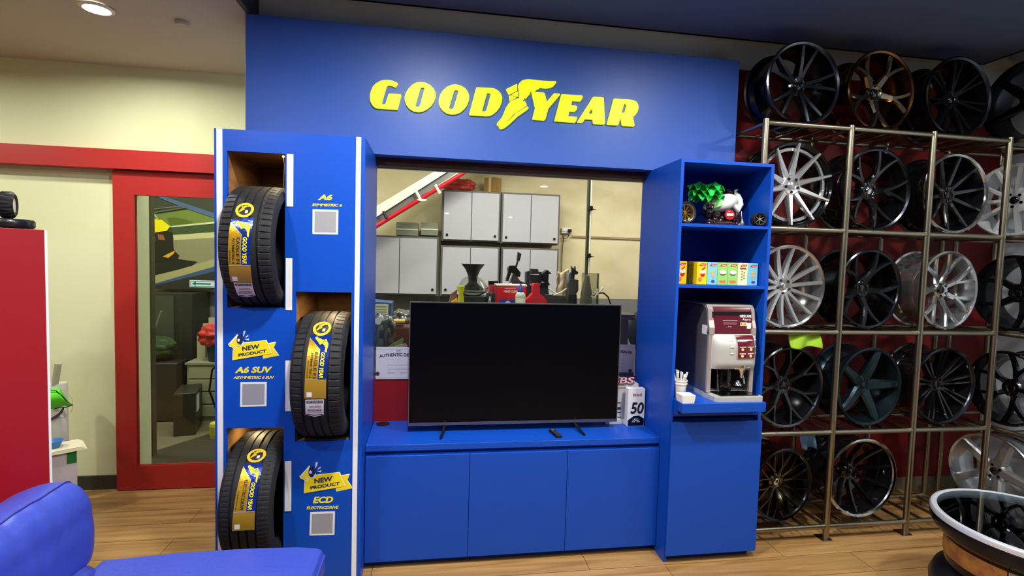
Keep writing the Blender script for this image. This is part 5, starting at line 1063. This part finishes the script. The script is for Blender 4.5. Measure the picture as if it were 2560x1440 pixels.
cpt = atY(1466, 735, 1.62); aco(MB().lathe([(0, cpt.z+.17), (.018, cpt.z+.16), (.03, cpt.z+.10), (.05, cpt.z-.0), (.055, ZB), (0, ZB)], 28, c=(cpt.x, 1.62, 0)).build('dark_cone', mat('olive_cone', (104, 100, 80), .4, trans=.3), ac))
tag(MB().tube([atY(x, y, 1.60) for x, y in ((1482, 741), (1497, 733), (1508, 732), (1520, 742), (1527, 762), (1530, 790))], .007, 8).build('black_cable', DARK), 'black cable arching down at the right end of the workbench', 'cable')
wt = MB()
for p in (((1488, 740), (1508, 722)), ((1494, 738), (1493, 722)), ((1486, 728), (1492, 734)), ((1500, 728), (1508, 718)), ((1478, 740), (1490, 744))): wt.tube([atY(*p[0], 1.52), atY(*p[1], 1.52)], .005, 8)
tag(wt.build('cable_ties', mat('white_plastic', (238, 238, 236), .4)), 'bundle of white plastic ties at the foot of the acrylic stand', 'cable ties')

# things low behind the left edge of the window
nb = thing('blue_crate', 'blue crate with a cream paper label behind the window left of the television', 'crate', (atY(958, 775, 1.5).x, 1.5, .98))
def nbo(o): o.location = -nb.location; return o
nbo(poly_px(MB(), [[(915, 752), (979, 758), (977, 800), (915, 800)]], 1.5, .22).build('crate', mat('crate_blue', (44, 74, 116), .5), nb)); nbo(poly_px(MB(), [[(925, 760), (971, 760.5), (970, 793), (925, 791)]], 1.494, .006).build('cream_label', mat('label_cream2', (196, 190, 152), .6), nb))
k = MB()
for y in (766, 773, 779, 786): poly_px(k, [[(940, y), (966, y+.3), (966, y+2), (940, y+1.7)]], 1.492, .001)
nbo(k.build('label_print', mat('olive_ink', (110, 106, 76), .6), nb))
for nm, lab, cx_, cy_, rx, ry, Y, rgb, rg in (('bin_bag', 'crumpled dark grey plastic bag below the blue crate', 957, 832, 24, 42, 1.13, (70, 76, 82), .3), ('bin_bag', 'dark shiny plastic bag right of the blue crate', 1010, 802, 26, 26, 1.78, (84, 82, 80), .25)):
    p = atY(cx_, cy_, Y); k = 3.9 if Y < 1.4 else 4.27; s_ = k/1279
    tag(MB().ell((p.x, p.y, p.z), (rx*s_*1.2, .10, ry*s_*1.15), 44, 30, f=lambda q: crum(q, .36)).build(nm, mat('bag_%d' % rgb[0], rgb, rg), sharp=20), lab, 'bag')
p = atY(1003, 850, 1.35); tag(MB().box(p.x-.16, p.x+.12, 1.40, 1.55, .956, p.z+.10, bv=.02).build('tool_bag', mat('maroon_bag', (92, 40, 40), .6)), 'maroon tool bag behind the window left of the television', 'bag')
tag(poly_px(MB(), [[(932, 803), (947, 791), (955, 790), (958, 797), (950, 811), (943, 812), (940, 808), (932, 814)]], 1.0, .03).build('folded_paper', PAPER), 'folded white paper sticking out beside the dark bag', 'paper')
tag(poly_px(MB(), [[(970, 867), (984, 858), (1006, 845), (1009, 850), (1004, 862), (998, 868)]], .75, .006).build('green_leaflet', mat('leaf_green', (150, 184, 110), .6)), 'pale green leaflet standing above the left certificate', 'leaflet')
tag(poly_px(MB(), [[(988, 864), (1014, 859), (1018, 866), (988, 868)]], .73, .006).build('white_leaflet', PAPER), 'white leaflet lying in front of the green leaflet', 'leaflet')
p = atY(992, 804, 1.4); tag(MB().box(p.x-.06, p.x+.06, 1.4, 1.5, p.z-.008, p.z+.008).build('wooden_batten', mat('batten', (196, 160, 100), .6)), 'short wooden batten above the maroon tool bag', 'batten')
sh = tag(MB().box(.5, 1.14, .72, 2.0, .90, .955).build('window_shelf', mat('dark_bench', (56, 54, 54), .45, metal=.3)), 'dark shelf behind the window left of the television', 'shelf')
p = atY(1590, 826, 2.6); ch = thing('office_chair', 'black high backed chair behind the window right of the television', 'chair', (p.x+.12, 2.6, 0))
MB().ell((0, 0, p.z), (.22, .06, .25), 32, 20).build('backrest', mat('chair_black', (22, 22, 26), .6), ch); MB().box(-.22, .22, -.45, .0, .43, .50, bv=.03).build('seat', mat('chair_black', (22, 22, 26), .6), ch)
MB().lathe([(0, .02), (.26, .02), (.26, .05), (.03, .09), (.03, .44), (0, .44)], 24, c=(0, -.2, 0)).build('pedestal', DARK, ch); MB().tube([(0, 0, .47), (0, .03, p.z-.15)], .02, 8).build('back_bar', DARK, ch)

# ------------------------------------------------------------------ seen through the sliding door
YPOS = 3.45
po = thing('wall_poster', 'large poster of a yellow car on a race track behind the door glass', 'poster', (0, YPOS, 0))
def Z(pts): return [(330+a/5.762, 480+b/5.762) for a, b in pts]
layers = [([(150, -120), (1500, -120), (1500, 1400), (150, 1400)], (58, 60, 56)), ([(270, 330), (820, 250), (1500, 470), (1500, 500), (560, 500), (270, 420)], (112, 126, 62)), ([(500, 380), (600, 365), (720, 380), (900, 440), (560, 490)], (86, 100, 38)),
 ([(560, 505), (1500, 400), (1500, 560), (590, 625)], (60, 74, 50)), ([(555, 490), (1500, 395), (1500, 425), (555, 510)], (206, 204, 176)), ([(590, 620), (1500, 555), (1500, 650), (600, 710)], (196, 188, 152)), ([(150, 720), (1500, 640), (1500, 1000), (150, 1380)], (138, 132, 112)),
 ([(250, 1220), (700, 1110), (900, 1050), (1500, 870), (1500, 1000), (250, 1340)], (166, 156, 124)), ([(200, 1010), (520, 960), (660, 965), (945, 1005), (870, 1060), (620, 1130), (250, 1220)], (26, 26, 24)), ([(250, 1340), (1500, 985), (1500, 1065), (360, 1350), (250, 1400)], (58, 82, 136)),
 ([(340, 60), (480, 70), (1160, 295), (1500, 410), (1500, 480), (820, 250), (760, 235)], (72, 96, 150)), ([(150, 600), (400, 590), (520, 575), (580, 580), (600, 830), (640, 880), (680, 910), (660, 965), (150, 1020)], (24, 24, 20)), ([(150, 340), (265, 365), (380, 400), (430, 400), (550, 495), (500, 560), (275, 590), (150, 600)], (236, 214, 0)),
 ([(365, 600), (450, 620), (480, 695), (380, 685)], (150, 84, 56)), ([(440, 930), (600, 850), (625, 840), (600, 890), (520, 950)], (220, 160, 40)), ([(250, 1360), (1500, 1075), (1500, 1400), (150, 1400), (150, 1370)], (44, 42, 40)),
 ([(270, 280), (310, 280), (390, 400), (370, 400)], (170, 176, 160)), ([(285, 240), (700, 200), (720, 208), (285, 250)], (120, 118, 108)), ([(285, 290), (740, 215), (800, 225), (300, 305)], (96, 94, 86))]
for i, (pts, rgb) in enumerate(layers):
    o = poly_px(MB(), [Z(pts)], YPOS-.001*i, .0009).build('printed_field' if i else 'sheet', mat('poster_%d' % i, rgb, .5), po); o.location = (0, -YPOS, 0)
k = MB(); text_px(k, 'R', [(383, 591), (390, 591), (390, 601), (383, 601)], YPOS-.03, .03); o = k.build('printed_letter', mat('poster_letter', (130, 126, 110), .5), po); o.location = (0, -YPOS, 0)
DG = mat('charcoal_door', (62, 66, 62), .5)
dk = thing('charcoal_cabinet', 'charcoal floor cabinet below the poster behind the door glass', 'cabinet', (-1.75, 3.4, 0))
MB().box(-.6, .32, -.28, .15, 0, 1.27).build('carcass', mat('charcoal_carcass', (40, 40, 38), .5), dk)
for x0, x1 in ((-.58, -.14), (-.13, .15)): MB().box(x0, x1, -.297, -.281, .70, 1.25).build('door', DG, dk)
dw = thing('drawer_unit', 'pale grey tool drawer unit with boxes on it behind the door glass', 'drawer unit', (-1.21, 2.86, 0))
MB().box(-.16, .30, 0, .4, 0, .58, bv=.004).build('carcass', mat('pale_grey_metal', (150, 144, 130), .5), dw)
for i in range(4): MB().box(-.14, .28, -.012, 0, .05+.13*i, .165+.13*i, bv=.003).build('drawer', mat('pale_grey_front', (164, 156, 140), .5), dw)
MB().box(-.17, .30, -.02, .4, .58, .60).build('worktop', mat('pale_grey_metal', (150, 144, 130), .5), dw)
for i, (h, w) in enumerate(((.26, .05), (.36, .12), (.42, .24))): tag(MB().box(-1.375+.045*i, -1.345+.045*i+w, 3.10+.03*i, 3.12+.03*i, .601, .60+h).build('back_board', mat('pale_board', (172, 164, 148), .6)), ('shortest', 'middle', 'tallest')[i]+' pale board standing on the drawer unit behind the door glass', 'board')
tag(MB().ell((-1.12, 2.95, .86), (.17, .12, .12), 40, 26, f=lambda q: crum(q, .34)).build('plastic_bag', mat('red_plastic_bag2', (188, 52, 54), .35), sharp=20), 'crumpled red bag in the dark bin behind the door glass', 'bag')
tag(MB().lathe([(0, 0), (.11, 0), (.13, .2), (0, .2)], 28, c=(-1.10, 2.98, .601)).build('dark_bin', mat('dark_blue_bin', (44, 48, 66), .5)), 'dark bin holding the red bag on the drawer unit', 'bin')
pc = thing('computer_tower', 'black computer tower standing on the workshop floor behind the door', 'computer', (-1.20, 2.42, 0), (0, 0, .25))
MB().box(-.09, .09, 0, .38, .0, .40, bv=.006).build('case', mat('computer_black', (44, 42, 40), .4), pc); MB().box(.0905, .0915, .05, .2, .2, .36).build('paper_label', PAPER, pc)
mt = tag(MB().add([(-1.62, 1.5, .004), (-.2, 1.5, .004), (-.2, 2.45, .004), (-1.0, 2.45, .004)], [(0, 1, 2, 3)]).box(-1.5, -.3, 1.46, 1.5, 0, .006).build('floor_mat', mat('black_mat', (40, 40, 36), .7)), 'black rubber mat on the workshop floor behind the door', 'mat')
pl = thing('lift_column', 'dark machine column with cables at the right edge of the door glass', 'machine', (-.905, 2.55, 0))
MB().box(0, .2, 0, .25, .25, 1.0, bv=.01).box(.0, .2, -.02, .2, 1.0, 1.2, bv=.02).box(-.02, .22, -.02, .27, 0, .25).build('column', mat('machine_dark', (34, 32, 32), .45), pl)
MB().box(.0, .09, -.06, -.0, .74, .80, bv=.01).box(.02, .07, -.08, -.03, .69, .76, bv=.006).build('white_valve', PAPER, pl)
MB().tube([(.03, -.05, .73), (-.09, -.04, .60), (-.12, -.03, .40), (-.06, -.02, .2)], .009, 8).tube([(.05, -.05, .70), (-.03, -.05, .52), (-.06, -.04, .33), (.03, -.02, .24)], .006, 8).build('cable', DARK, pl)
MB().tube([(-.06, -.02, .21), (-.02, -.06, .08)], .016, 8).build('pale_connector', mat('pale_board', (172, 164, 148), .6), pl)
tag(MB().lathe([(0, 0), (.055, 0), (.058, .13), (.052, .14), (0, .14)], 24, c=(-.90, 2.36, 0)).lathe([(.0585, .03), (.0585, .11)], 24, c=(-.90, 2.36, 0)).build('yellow_can', mat('can_yellow', (196, 186, 70), .5)), 'yellow can standing on the floor at the right edge of the door glass', 'can')
tag(MB().ell((-1.70, 2.97, .735), (.19, .12, .13), 32, 20, f=lambda q: crum(q, .25)).build('green_sack', mat('green_sack', (40, 62, 36), .6), sharp=20), 'dark green sack leaning on the charcoal cabinet', 'sack')
tag(MB().box(-2.0, -1.45, 2.85, 3.10, 0, .60, bv=.02).build('dark_crate', mat('dark_crate', (26, 28, 36), .5)), 'dark crate under the green sack behind the door glass', 'crate')
tag(MB().prism([[(0, 0), (.14, 0), (0, -.20)]], lambda u, v, d: Vector((-1.84+u, 2.86+d, .68+v)), 0, .01).build('cardboard_flap', mat('cardboard', (158, 122, 70), .7)), 'tan cardboard flap beside the dark jamb behind the door glass', 'cardboard')
tag(MB().tube([(-1.70, 2.84, .80), (-1.58, 2.82, 1.12)], .010, 8).build('broom_handle', mat('grey_handle', (120, 116, 104), .5)), 'thin grey handle leaning above the green sack', 'broom')
